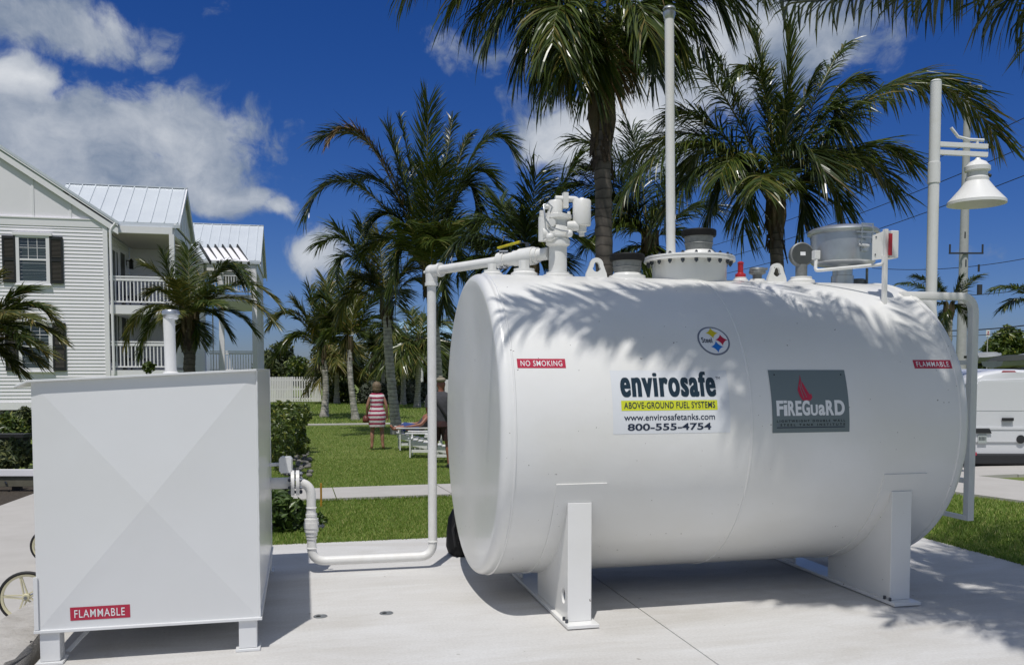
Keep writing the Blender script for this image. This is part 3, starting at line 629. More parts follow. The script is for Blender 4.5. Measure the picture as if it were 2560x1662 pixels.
# round dial
g = boss(3.778, .08, .045, name='dial_gauge')
b = MB(); b.cyl((3.778, TY, ZT+.04), (3.778, TY, ZT+.14), .044, n=24); b.build('dial_neck', 'galvdull', g, 40)
ax = Vector((-.18, -1, .1)).normalized(); dc = Vector((3.775, TY, ZT+.215))
b = MB(); b.lathe([(.088, -.03), (.094, -.02), (.094, .024), (.084, .03)], dc, ax, 40); b.build('dial_case', 'galvdull', g, 35)
b = MB(); b.lathe([(.083, .030), (.083, .032), (0, .034)], dc, ax, 40); df = b.build('dial_face', 'dial', g, 35)
rr = ax.cross(Vector((0, 0, 1))).normalized(); up = rr.cross(ax)
b = MB(); c = dc+ax*.036; b.prism([c-rr*.02-up*.012, c+rr*.02-up*.012, c+rr*.02+up*.016, c-rr*.02+up*.016], ax*.001); b.build('sticker', 'white_vinyl', df, 0)
# spill container
XS = 4.138
b = MB(); b.lathe([(.085, ZT-.02), (.085, ZT+.06), (.075, ZT+.065), (.075, ZT+.13)], (XS, TY, 0), 'z', 32); sp = b.build('spill_container', 'galv', tank, 30)
b = MB(); b.lathe([(.08, 2.40), (.225, 2.428), (.24, 2.44), (.243, 2.50), (.243, 2.66)], (XS, TY, 0), 'z', 56); b.build('drum', 'galv', sp, 30)
b = MB(); b.lathe([(.247, 2.652), (.268, 2.66), (.27, 2.676), (.258, 2.69), (.24, 2.70), (.18, 2.716), (.08, 2.724), (0, 2.725)], (XS, TY, 0), 'z', 56); b.build('drum_lid', 'galv', sp, 40)
lt = MB(); yl = TY-.262
for dx in (-.045, .045): lt.bar((XS+dx+.02, yl-.012, 2.555), (XS+dx+.02, yl-.02, 2.70), .008, .008)
for z in (2.60, 2.64, 2.70): lt.bar((XS-.05+.02, yl-.016, z), (XS+.05+.02, yl-.016, z), .011, .011)
lt.box(XS-.03+.02, XS+.03+.02, yl+.0, yl+.022, 2.50, 2.57); lt.tube([(XS-.045+.02, yl+.015, 2.55), (XS+.02, yl-.035, 2.535), (XS+.045+.02, yl+.015, 2.55)], .011, 8); lt.bar((XS-.07, yl-.016, 2.64), (XS+.09, yl-.016, 2.64), .007, .007); lt.build('latch', 'galv', sp, 30)
b = MB(); b.lathe([(.06, ZT-.03), (.06, ZT+.04), (.05, ZT+.05), (0, ZT+.055)], (4.33, TY+.08, 0), 'z', 20); b.cyl((4.37, TY+.02, ZT-.03), (4.37, TY+.02, ZT+.13), .01, n=8); b.build('drain_fitting', 'galvdull', sp, 30)
# alarm post, panel and conduit
YA = 5.63; q = CYL(2214, 756); pt = PY(2214, 575, YA)
b = MB(); b.box(pt.x-.014, pt.x+.014, YA-.016, YA+.016, q.z-.04, pt.z+.005); ap = b.build('alarm_post', 'paint', tank, 0, .003)
a0, a1 = PY(2185, 650, YA), PY(2214, 578, YA)
b = MB(); b.prism([(a0.x, YA+.02, a0.z), (a1.x-.015, YA+.001, a0.z+.01), (a1.x-.015, YA+.001, a1.z), (a0.x, YA+.02, a1.z-.03)], (0, .004, 0)); pn = b.build('alarm_plate', 'paint', ap, 0)
b = MB()
for (i, j) in ((.2, .2), (.25, .8), (.55, .72), (.75, .8), (.8, .3), (.7, .22)): b.cyl((a0.x+(a1.x-a0.x)*i, YA+.014, a0.z+(a1.z-a0.z)*j), (a0.x+(a1.x-a0.x)*i, YA+.009, a0.z+(a1.z-a0.z)*j), .005, n=6)
b.build('screw', 'bolt', pn, 0)
c0, c1 = PY(2224, 646, YA), PY(2241, 578, YA)
b = MB(); b.box(c0.x-.01, c1.x, YA-.03, YA+.07, c0.z, c1.z); bx = b.build('alarm_box', 'galv', ap, 0, .006); bx.data.materials[0] = M['paint']
d0, d1 = PY(2221, 638, YA-.034), PY(2231, 584, YA-.034)
b = MB(); b.box(d0.x, d1.x, YA-.036, YA-.031, d0.z, d1.z); b.build('warning_panel', 'redplastic', bx, 0)
e0, e1 = PY(2050, 676, 5.9), PY(2208, 661, YA); e2 = PY(2041, 640, 5.95)
b = MB(); b.tube(arc_path([e2, Vector((e0.x-.02, 5.93, e0.z)), e1+Vector((0, 0, 0)), e1+Vector((.0, 0, .06))], .025), .0125, 12); cd = b.build('conduit', 'fitting', ap, 40)
b = MB(); b.box(e2.x-.022, e2.x+.022, 5.93, 5.98, e2.z-.025, e2.z+.04); b.build('junction_box', 'fitting', cd, 0, .004)
# access ladder on the far end
lx, ly0, ly1 = 4.87, 5.75, 6.2
zt_ = PY(2420, 742, ly0).z; zb_ = PY(2420, 1300, ly0).z
xr = PY(2428, 1000, ly0).x; ld = MB(); ld.box(4.35, 4.36, ly0, ly1, 1, 1.01); ld.v = []; ld.f = []
ld.box(xr-.03, xr-.0, ly0, ly1, zb_, zb_+.035); lad = ld.build('ladder', 'paint', tank, 0, .003)
for y in (ly0, ly1):
    b = MB(); pth = arc_path([(4.30, y, zt_), (xr, y, zt_), (xr, y, zb_)], .13, 8); b.tube(pth, .039, 4, ph=math.pi/4); b.build('side_rail', 'paint', lad, 30, .004)
zz = zb_+.3
while zz < zt_-.2:
    b = MB(); b.bar((xr-.01, ly0, zz), (xr-.01, ly1, zz), .035, .035); b.build('rung', 'paint', lad, 0); zz += .3
b = MB(); b.bar((4.40, ly0+.22, 1.5), (xr-.02, ly0+.22, 1.5), .04, .04); b.bar((xr-.015, ly0, 1.48), (xr-.015, ly1, 1.48), .03, .03); b.build('bracket', 'paint', lad, 0)

# stickers and signs on the shell
def on_tank(x0, s0, off): return lambda x, y: TP(x0+x, (s0+y)/TR, off)
def sheet(name, parent, x0, x1, p0, p1, mt, off):
    """rectangle on the shell between x0..x1 and heights-of-arc p0..p1"""
    b = bmesh.new(); n = max(2, int((p1-p0)/.02)); vs = [[b.verts.new((x, p0+(p1-p0)*i/n, 0)) for x in (x0, x1)] for i in range(n+1)]
    for i in range(n): b.faces.new((vs[i][0], vs[i][1], vs[i+1][1], vs[i+1][0]))
    return sheet_obj(name, b, on_tank(0, 0, off), mt, parent)
def arcpos(u, v): q = CYL(u, v); return q.x, TR*math.asin(max(-1, min(1, (q.z-TZ)/TR)))
def put_text(s, parent, x0, x1, p0, p1, mt, off, bold=0.0, spacing=1.0, shear=0.0, xh=None, strike=()):
    b = text_geo(s, bold=bold, spacing=spacing, shear=shear, xh=xh); one = bpy.data.meshes.new('strike'); b.to_mesh(one)
    for i, (dx, dy) in enumerate(strike):      # thicken the strokes by overprinting, each a hair in front of the last
        c = bmesh.new(); c.from_mesh(one)
        for v in c.verts: v.co += Vector((dx, dy, .0002*(i+1)))
        c.to_mesh(one2 := bpy.data.meshes.new('strike')); c.free(); b.from_mesh(one2); bpy.data.meshes.remove(one2)
    bpy.data.meshes.remove(one); sx = max(v.co.x for v in b.verts)
    for v in b.verts: v.co.x = x0+v.co.x/sx*(x1-x0); v.co.y = p0+v.co.y*(p1-p0)
    cut_sheet(b, .02); f = on_tank(0, 0, off)
    if strike:
        for v in b.verts: v.co = TP(v.co.x, v.co.y/TR, off+v.co.z)
        me = bpy.data.meshes.new('lettering'); b.to_mesh(me); b.free(); o = bpy.data.objects.new('lettering', me); COL.objects.link(o); o.parent = parent; q = wloc(parent)
        for v in me.vertices: v.co -= q
        me.materials.append(M[mt]); return o
    return sheet_obj('lettering', b, on_tank(0, 0, off), mt, parent)
def red_sign(u0, v0, u1, v1, words, name='warning_sticker'):
    x0, p1 = arcpos(u0, v0); x1, p0 = arcpos(u1, v1); p1 = max(p1, arcpos(u1, v0)[1]); 
    s = sheet(name, tank, x0, x1, p0, p1, 'red', .0012); w, hh = x1-x0, p1-p0
    put_text(words, s, x0+w*.07, x1-w*.07, p0+hh*.2, p1-hh*.2, 'white_vinyl', .0024, bold=.006, spacing=1.15); return s
s = red_sign(1291.5, 897, 1415, 920, 'NO SMOKING'); s['label'] = 'red NO SMOKING sticker'
s = red_sign(2281, 900, 2381, 921, 'FLAMMABLE'); s['label'] = 'red FLAMMABLE sticker near the ladder'
sx0, sx1, sp0, sp1 = 1.862, 2.651, -.01, .392
es = sheet('supplier_sign', tank, sx0, sx1, sp0, sp1, 'sheet', .001); es['label'] = 'pale sticker with dark supplier lettering'
def boxpx(u0, v0, u1, v1): return arcpos(u0, (v0+v1)/2)[0], arcpos(u1, (v0+v1)/2)[0], arcpos((u0+u1)/2, v1)[1], arcpos((u0+u1)/2, v0)[1]
put_text('envirosafe', es, *boxpx(1549.5, 929, 1788, 992), 'petrol', .0025, bold=.022, spacing=1.16, xh=(.72, .80), strike=((.008, 0), (.015, 0)))
put_text('TM', es, *boxpx(1788, 942, 1799, 948), 'navy', .0025)
x0, x1, p0, p1 = boxpx(1553, 1000.5, 1793.5, 1025.5); lb = sheet('lime_band', es, x0, x1, p0, p1, 'lime', .002)
put_text('ABOVE-GROUND FUEL SYSTEMS', lb, x0+(x1-x0)*.027, x1-(x1-x0)*.027, p0+.013, p1-.010, 'navy', .0035, bold=.012, spacing=1.06)
put_text('www.envirosafetanks.com', es, *boxpx(1560, 1034, 1787, 1050), 'navy', .0025, bold=.010)
put_text('800-555-4754', es, *boxpx(1569, 1057.5, 1778, 1075), 'navy', .0025, bold=.022)
# round steel mark
lx0, lp0 = arcpos(1784, 851); lr = .112
def disc(r, n=48): return bm_poly([(r*math.cos(2*math.pi*i/n), r*math.sin(2*math.pi*i/n)) for i in range(n)])
def star(cx_, cy_, r, n=7):
    P = []
    for qd in range(4):
        a = qd*math.pi/2
        for i in range(n):
            t = i/n*math.pi/2; X_ = math.cos(t)**3; Y_ = math.sin(t)**3; P.append((cx_+r*(X_*math.cos(a)-Y_*math.sin(a)), cy_+r*(X_*math.sin(a)+Y_*math.cos(a))))
    return bm_poly(P)
def emb(name, b, off, mt, parent):
    cut_sheet(b, .02); return sheet_obj(name, b, on_tank(lx0, lp0, off), mt, parent)
em = emb('round_emblem', disc(lr), .001, 'logogrey', tank); em['label'] = 'round emblem with three coloured four-pointed stars'
emb('emblem_disc', disc(lr*.895), .002, 'white_vinyl', em)
emb('star', star(.0, .058, .046), .003, 'yellow', em); emb('star', star(.055, .004, .046), .003, 'red', em); emb('star', star(.012, -.050, .046), .003, 'blue', em)
put_text('Steel', em, lx0-.086, lx0-.012, lp0-.02, lp0+.022, 'navy', .003, bold=.018)
# grey plate with flame and heavy lettering
gx0, gx1, gp0, gp1 = 2.946, 3.506, -.02, .394
gs = sheet('tank_rating_plate', tank, gx0, gx1, gp0, gp1, 'signgrey', .0025); gs['label'] = 'grey plate with red flame and white lettering'
def gpt(fx, fy): return gx0+(gx1-gx0)*fx, gp1-(gp1-gp0)*fy
X0, Y1 = gpt(.055, .495); X1, Y0 = gpt(.94, .735)
wd = X1-X0; parts = [('F', 0, .10, 1), ('i', .105, .155, .98), ('R', .165, .27, .98), ('E', .275, .365, .98), ('G', .37, .485, 1.0), ('u', .495, .60, .72), ('a', .61, .71, .72), ('R', .72, .84, 1), ('D', .85, 1.0, 1)]
for (ch, a, c, hh) in parts: put_text('I' if ch == 'i' else ('U' if ch == 'u' else ch), gs, X0+wd*a, X0+wd*c, Y0, Y0+(Y1-Y0)*(hh if ch != 'i' else .72), 'white_vinyl', .0042, bold=.035, strike=((.04, 0),) if ch not in 'ia' else ())
b = bm_poly([(X0+wd*.105+.0, Y0+(Y1-Y0)*.82), (X0+wd*.155, Y0+(Y1-Y0)*.82), (X0+wd*.155, Y1), (X0+wd*.105, Y1)]); sheet_obj('lettering', b, on_tank(0, 0, .0042), 'white_vinyl', gs)
x, y = gpt(.055, .835); x2, y2 = gpt(.94, .80); put_text('LIGHTWEIGHT DOUBLE WALL', gs, x, x2, y, y2, 'black', .0042, spacing=1.6, bold=.02)
x, y = gpt(.10, .895); x2, y2 = gpt(.94, .86); put_text('STEEL TANK INSTITUTE', gs, x, x2, y, y2, 'black', .0042, spacing=1.7, bold=.02)
x, y = gpt(.055, .895); x2, y2 = gpt(.09, .86); put_text('STI', gs, x, x2, y, y2, 'logogrey', .0042, bold=.02)
x, y = gpt(.055, .925); x2, y2 = gpt(.94, .912); sheet_obj('rule', bm_poly([(x, y), (x2, y), (x2, y2), (x, y2)]), on_tank(0, 0, .0042), 'navy', gs)
fl = [(.40, .085), (.405, .17), (.435, .25), (.475, .36), (.50, .41), (.515, .385), (.525, .45), (.50, .495), (.40, .495), (.365, .43), (.345, .33), (.37, .22), (.39, .15)]
b = bm_poly([gpt(*q) for q in fl]); cut_sheet(b, .02); sheet_obj('flame', b, on_tank(0, 0, .0042), 'red', gs)
for ln in ([(.402, .16), (.392, .26), (.42, .36), (.45, .45), (.457, .45), (.428, .36), (.402, .26), (.408, .16)], [(.372, .25), (.385, .34), (.41, .46), (.417, .46), (.393, .34), (.378, .24)]):
    b = bm_poly([gpt(*q) for q in ln]); cut_sheet(b, .02); sheet_obj('flame_line', b, on_tank(0, 0, .0052), 'signgrey', gs)
for fx in (.07, .94):
    x, y = gpt(fx, .08); b = bm_poly([(x+.005*math.cos(i), y+.005*math.sin(i)) for i in [j*.7854 for j in range(8)]]); sheet_obj('rivet', b, on_tank(0, 0, .0045), 'black', gs)

# ------------------------------------------------------------------ square overflow tank on the left
BX0, BX1, BY0, BY1, BZ0, BZL, BZR = -1.415, -.255, 5.215, 7.30, .185, 1.535, 1.597
box = thing('square_steel_tank', ((BX0+BX1)/2, (BY0+BY1)/2, 0), 'off-white square sheet-steel tank on short legs with cross-folded front', 'tank')
m = MB(); c = Vector(((BX0+BX1)/2, BY0-.048, (BZ0+1.565)/2)); bul = .048
P = [(BX0, BY0, BZ0), (BX1, BY0, BZ0), (BX1, BY0, BZR), (BX0, BY0, BZL)]; Q = [(x, BY1, z) for (x, y, z) in P]
m.add(P+[c], [(0, 1, 4), (1, 2, 4), (2, 3, 4), (3, 0, 4)])
cs = Vector((BX1+.012, (BY0+BY1)/2, .9)); m.add([P[1], Q[1], Q[2], P[2], cs], [(0, 1, 4), (1, 2, 4), (2, 3, 4), (3, 0, 4)])
m.add([Q[0], P[0], P[3], Q[3]], [(0, 1, 2, 3)]); m.add(Q, [(3, 2, 1, 0)]); m.add([P[0], P[1], Q[1], Q[0]], [(3, 2, 1, 0)])
m.build('body', 'boxsteel', box, 0)
m = MB(); ov = .03; th = .012
def zl(x): return BZL+(BZR-BZL)*(x-BX0)/(BX1-BX0)
pf = [(BX0-.075, zl(BX0)-.018), (BX0-.012, zl(BX0)+.012), (BX1+.004, BZR+.010)]
poly = [(x, BY0-ov, z) for x, z in pf]+[(x, BY0-ov, z-th) for x, z in reversed(pf)]
m.prism(poly, (0, BY1-BY0+2*ov, 0)); m.build('lid', 'boxsteel', box, 0, .002)
m = MB(); m.tube([(BX1+.003, BY0-.003, BZ0+(BZR-BZ0)*i/40) for i in range(41)], [.005+.0018*math.sin(i*2.3)*math.sin(i*1.1) for i in range(41)], 8)
m.tube([(BX1, BY1, BZ0), (BX1, BY1, BZR)], .004, 6); m.build('weld_seam', 'boxsteel', box, 50)
m = MB(); m.box(BX0-.015, BX1+.015, BY0-.018, BY0+.04, BZ0-.008, BZ0+.008); m.box(BX1-.035, BX1+.013, BY0+.041, BY1, BZ0-.009, BZ0+.007); m.box(BX0-.012, BX0+.01, BY0-.014, BY0-.004, BZ0+.01, BZ0+.30); m.build('bottom_rim', 'boxsteel', box, 0, .002)
for (x, y) in ((BX0+.01, BY0), (BX1-.115, BY0), (BX0+.01, BY1-.12), (BX1-.10, BY1-.10)):
    m = MB(); m.box(x, x+.10, y, y+.10, .016, BZ0-.0095); lg = m.build('leg', 'boxsteel', box, 0, .004)
    m = MB(); m.box(x-.018, x+.118, y-.018, y+.118, .001, .0155); m.build('foot_plate', 'boxsteel', lg, 0, .002)
m = MB(); m.bar((BX0+.12, BY0+.12, .03), (BX0+.26, BY0+.35, BZ0-.012), .03, .006); m.build('brace', 'boxsteel', box, 0)
yv = 6.15; pv = PY(427, 925, yv); pt = PY(427, 775, yv); zb = zl(pv.x)+.014
m = MB(); m.cyl((pv.x, yv, zb), (pv.x-.006, yv, pt.z-.045), .036, n=28); vpp = m.build('vent_pipe', 'paint', box, 40)
m = MB(); o_ = (pt.x, yv, pt.z); m.lathe([(.037, -.062), (.046, -.055), (.052, -.03), (.056, -.028), (.056, -.012), (.05, -.002), (.03, .002), (0, .003)], o_, 'z', 28); m.build('vent_cap', 'galv', vpp, 40)
m = MB(); m.lathe([(.05, 0), (.048, .006), (.037, .012)], (pv.x, yv, zb-.001), 'z', 28); m.build('collar', 'paint', vpp, 40)
# FLAMMABLE sticker on the front, on the lower fold
def fold(x, z):    # y of the folded front at (x, z)
    zm = (BZ0+1.565)/2; xm = (BX0+BX1)/2; tz = abs(z-zm)/(zm-BZ0); tx = abs(x-xm)/((BX1-BX0)/2); return BY0-.048*(1-max(tz, tx))
a = PY(175.5, 1551.5, BY0-.01); b_ = PY(325, 1518, BY0-.01); za, zb2 = a.z, PY(175.5, 1518, BY0-.01).z
def box_sheet(name, b, off, mt, parent): return sheet_obj(name, b, lambda x, z: Vector((x, fold(x, z)-off, z)), mt, parent)
def rect(x0, x1, z0, z1, n=10):
    b = bmesh.new(); vs = [[b.verts.new((x0+(x1-x0)*i/n, z, 0)) for i in range(n+1)] for z in (z0, z1)]
    for i in range(n): b.faces.new((vs[0][i], vs[0][i+1], vs[1][i+1], vs[1][i]))
    return b
fs_ = box_sheet('warning_sticker', rect(a.x, b_.x, za, zb2), .0015, 'red', box); fs_['label'] = 'red FLAMMABLE sticker'
b = text_geo('FLAMMABLE', bold=.006, spacing=1.15)
for v in b.verts: v.co.x = a.x+(b_.x-a.x)*(.07+.84*v.co.x); v.co.y = za+(zb2-za)*(.2+.6*v.co.y)
box_sheet('lettering', b, .003, 'white_vinyl', fs_)
gp = PY(713, 1161, 6.9)
m = MB(); m.box(BX1-.003, gp.x-.03, 6.92, 6.945, gp.z-.012, gp.z+.012); g = m.build('level_gauge', 'boxsteel', box, 0)
m = MB(); m.prism([(gp.x+x*.046, 6.88, gp.z+z*.062) for x, z in ((-1, -.7), (-.7, -1), (.7, -1), (1, -.7), (1, .7), (.7, 1), (-.7, 1), (-1, .7))], (.01, .05, 0)); m.cyl((gp.x, 6.879, gp.z), (gp.x, 6.87, gp.z), .006, n=6); m.build('gauge_head', 'boxsteel', g, 0, .006)

# ------------------------------------------------------------------ fuel pipe from the pump to the square tank
YP = 7.10; XLp, XRp = .055, 1.012
pipe = thing('fuel_pipe', (.5, YP, 0), 'white steel fuel pipe running from the pump down along the pad to the square tank', 'pipe')
ze = PY(1070, 678, YP).z; zl_ = PY(740, 1207, YP).z; rp = .036; zbp = .095
pe_ = Vector((PXc-.06, TY+.03, ZT+.17)); el_ = Vector((XRp, YP, ze))
m = MB(); m.tube(arc_path([(XRp, YP, ze), (XRp, YP, zbp), (XLp, YP+.02, zbp), (XLp, YP+.02, zl_), (XLp-.06, YP+.02, zl_)], .11, 10), rp, 24); m.build('pipe_run', 'fitting', pipe, 50)
m = MB(); m.tube([el_, el_+(pe_-el_)*.62], rp, 24); m.build('upper_run', 'fitting', pipe, 50)
m = MB(); dd = (pe_-el_).normalized()
m.cyl(el_-dd*.01, el_+dd*.085, .048, n=24); m.cyl(el_+Vector((0, 0, .01)), el_-Vector((0, 0, .10)), .048, n=24); m.ball(el_, .052, 18, 12); m.cyl(el_-dd*.05, el_-dd*.075, .012, n=8); m.lathe([(.056, 0), (.056, .022)], el_+dd*.08, dd, 24); m.lathe([(.054, 0), (.054, .022)], el_-Vector((0, 0, .115)), 'z', 24); m.build('elbow', 'fitting', pipe, 40)
t0 = el_+(pe_-el_)*.60; t1 = pe_
m = MB()
for (a, c, r) in ((0, .14, .062), (.14, .32, .05), (.32, .44, .058), (.44, .72, .066), (.72, .80, .056), (.80, 1.0, .045)): m.cyl(t0+(t1-t0)*a, t0+(t1-t0)*c, r, n=24)
vb = m.build('ball_valve', 'fitting', pipe, 40); vc = t0+(t1-t0)*.58
m = MB(); m.cyl(vc+Vector((0, 0, .06)), vc+Vector((0, 0, .10)), .016, n=10); m.bar(vc+Vector((0, 0, .10)), vc-dd*.07+Vector((0, 0, .115)), .02, .008); m.build('valve_stem', 'bolt', vb, 0)
m = MB(); m.bar(vc-dd*.065+Vector((0, 0, .118)), vc-dd*.27+Vector((0, 0, .098)), .028, .016); m.build('valve_handle', 'handle', vb, 0, .004)
m = MB(); cpt = t0+dd*.03
for s in (-1, 1): m.cyl(cpt+Vector((-.03, -.03, s*.06)), cpt+Vector((.03, -.06, s*.06)), .01, n=6)
m.build('clamp_bolt', 'bolt', vb, 0)
m = MB(); yq = YP+.02
for (z0, z1, r) in ((.455, .475, .044), (.435, .455, .041), (.33, .435, .054), (.36, .405, .058), (.30, .33, .046), (.275, .285, .042)): m.cyl((XLp, yq, z0), (XLp, yq, z1), r, n=24)
un = m.build('union', 'fitting', pipe, 40)
m = MB(); m.cyl((XLp+.05, yq-.02, .375), (XLp+.10, yq-.03, .378), .010, n=8); m.cyl((XLp+.085, yq-.03, .36), (XLp+.085, yq-.03, .395), .007, n=6); m.build('petcock', 'bolt', un, 0)
for z in (.20, .46+.06): 
    m = MB(); m.lathe([(rp+.004, -.004), (rp+.007, 0), (rp+.004, .006)], (XLp, yq, z), 'z', 24); m.build('weld_ring', 'fitting', pipe, 40)
m = MB(); m.lathe([(rp+.004, -.004), (rp+.007, 0), (rp+.004, .006)], (XRp, YP, .215), 'z', 24); m.build('weld_ring', 'fitting', pipe, 40)
xf = PY(738, 1207, yq).x
m = MB(); m.cyl((xf-.032, yq, zl_), (xf-.006, yq, zl_), .098, n=32); m.cyl((xf+.006, yq, zl_), (xf+.032, yq, zl_), .098, n=32); m.cyl((BX1-.01, yq, zl_), (xf, yq, zl_), .045, n=24); fg = m.build('flange', 'fitting', pipe, 40)
for q in range(8):
    a = q*math.pi/4+.39; m = MB(); y, z = yq+.078*math.cos(a), zl_+.078*math.sin(a); m.cyl((xf-.055, y, z), (xf+.055, y, z), .008, n=6); m.cyl((xf-.05, y, z), (xf-.034, y, z), .014, n=6); m.cyl((xf+.034, y, z), (xf+.05, y, z), .014, n=6); m.build('bolt', 'bolt', fg, 0)

# drain holes in the pad
for (u, v, lab) in ((801, 1540, 'dark round drain hole in the pad at the edge of the square tank shadow'), (966, 1532, 'dark round drain hole in the sunny middle of the pad')):
    p = PZ(u, v, 0); t = thing('drain', (p.x, p.y, 0), lab, 'drain')
    m = MB(); m.lathe([(.036, .0015), (.038, .004), (.044, .004), (.046, .0005)], (p.x, p.y, 0), 'z', 28); m.build('rim', 'galvdull', t, 40)
    m = MB(); m.lathe([(.036, .0012), (0, .0012)], (p.x, p.y, 0), 'z', 28); m.ball((p.x-.012, p.y, .002), .012, 8, 6, (1.4, 1, .4)); m.build('cap', 'black', t, 40)
# black bag slumped behind the left end of the tank
p = PZ(1140, 1396, 0); bg_ = thing('black_bag', (p.x, p.y+.1, 0), 'black bag standing on the pad behind the left end of the fuel tank', 'bag')
m = MB(); m.tube([(p.x+.09, p.y+.16, z) for z in (.0, .02, .08, .2, .32, .40, .43)], [.10, .13, .15, .145, .13, .09, .03], 20); m.build('body', 'black', bg_, 60)
m = MB(); m.tube([(p.x+.04, p.y+.05, .36), (p.x-.02, p.y+.02, .25), (p.x+.0, p.y+.01, .10)], .012, 8); m.box(p.x+.02, p.y and p.x+.03, p.y+.005, p.y+.012, .13, .14); m.build('strap', 'strap', bg_, 40)
# marker stake in the grass
p = G(803, 1262); t = tag(MB().box(p.x-.012, p.x+.012, p.y-.01, p.y+.01, p.z-.05, PY(805, 1207, p.y).z).build('marker_stake', 'stake', None, 0, .002, origin=p), 'thin yellow wooden stake standing in the grass beyond the pad', 'stake')

# ------------------------------------------------------------------ palms
UP = np.array([0, 0, 1.0]); WIND = np.array([.34, -.10, .04])
def nrmz(a): return a/np.maximum(1e-9, np.linalg.norm(a, axis=-1, keepdims=True))
def frond_geo(p0, p1, p2, Lf, nl, rg, droop=.6, w=.022, t0=.16, segs=3, one=0, fold=0):
    """leaflets along a quadratic midrib; returns verts, faces, material index per face (1 = stem)"""
    p0, p1, p2 = (np.array(q, float) for q in (p0, p1, p2))
    t = np.repeat(np.linspace(t0, 1.0, nl), 2)+rg.normal(0, .004, 2*nl); t = np.clip(t, 0, 1); sg = np.tile([1.0, -1.0], nl)
    if one: keep = (sg != one) | (rg.random(2*nl) > .6); t, sg = t[keep], sg[keep]
    n = len(t); T = t[:, None]
    pos = p0*(1-T)**2+p1*2*T*(1-T)+p2*T*T
    tan = nrmz((p1-p0)*2*(1-T)+(p2-p1)*2*T)
    side = np.cross(tan, UP); sl = np.linalg.norm(side, axis=1, keepdims=True)
    alt = np.cross(tan, np.array([.3, -1, .2])); side = np.where(sl > .15, side, alt); side = nrmz(side)
    nor = nrmz(np.cross(side, tan))
    ang = np.radians(np.minimum(80, 28+fold+34*t+rg.normal(0, 6, n)))[:, None]
    d = nrmz(side*sg[:, None]*np.cos(ang)+tan*np.sin(ang)+nor*(.10+rg.normal(0, .10, n))[:, None])
    ln = Lf*(.50+.50*np.sin(np.pi*np.clip(t*.64+.18, 0, 1)))*rg.uniform(.75, 1.15, n)
    dr = (droop*rg.uniform(.5, 1.4, n))[:, None]; wob = rg.uniform(.15, 1.1, n)[:, None]
    pts = [pos]; cur = pos; step = ln[:, None]/segs; dirv_ = d
    for k in range(segs):
        dirv_ = nrmz(d*(1-.35*dr*k/segs)+np.array([0, 0, -1.0])*dr*((k+.5)/segs)**1.1*1.0+WIND*wob*((k+.6)/segs)); cur = cur+dirv_*step; pts.append(cur)
    wd = nrmz(tan-d*np.sum(tan*d, 1, keepdims=True)+nor*rg.normal(0, .45, n)[:, None])
    prof = [.5]+[1.0]*(segs-1); V = []; 
    for k in range(segs): V += [pts[k]-wd*w*prof[k]*(1-.25*k/segs), pts[k]+wd*w*prof[k]*(1-.25*k/segs)]
    V.append(pts[segs]); per = 2*segs+1; V = np.stack(V, 1).reshape(-1, 3); Fc = []
    base = (np.arange(n)*per)[:, None]; q = []
    for k in range(segs-1): q.append(base+np.array([[2*k, 2*k+1, 2*k+3, 2*k+2]]))
    quads = np.concatenate(q).tolist() if q else []; tris = (base+np.array([[2*segs-2, 2*segs-1, 2*segs]])).tolist()
    # stem
    K = 12; tt = np.linspace(0, .985, K)[:, None]; c = p0*(1-tt)**2+p1*2*tt*(1-tt)+p2*tt*tt; tg = nrmz((p1-p0)*2*(1-tt)+(p2-p1)*2*tt)
    sx = nrmz(np.cross(tg, UP)+np.array([1e-4, 0, 0])); sy = np.cross(sx, tg); Ls = np.linalg.norm(p2-p0); r = (.0085*Ls*(1-tt*.86)).clip(.004, .03)
    ring = np.stack([c+sx*r*math.cos(a)+sy*r*.7*math.sin(a) for a in (0, 1.257, 2.513, 3.770, 5.027)], 1).reshape(-1, 3); o = len(V)
    st = [(o+i*5+j, o+i*5+(j+1) % 5, o+(i+1)*5+(j+1) % 5, o+(i+1)*5+j) for i in range(K-1) for j in range(5)]
    return np.concatenate([V, ring]), quads+tris+st, [0]*(len(quads)+len(tris))+[1]*len(st)
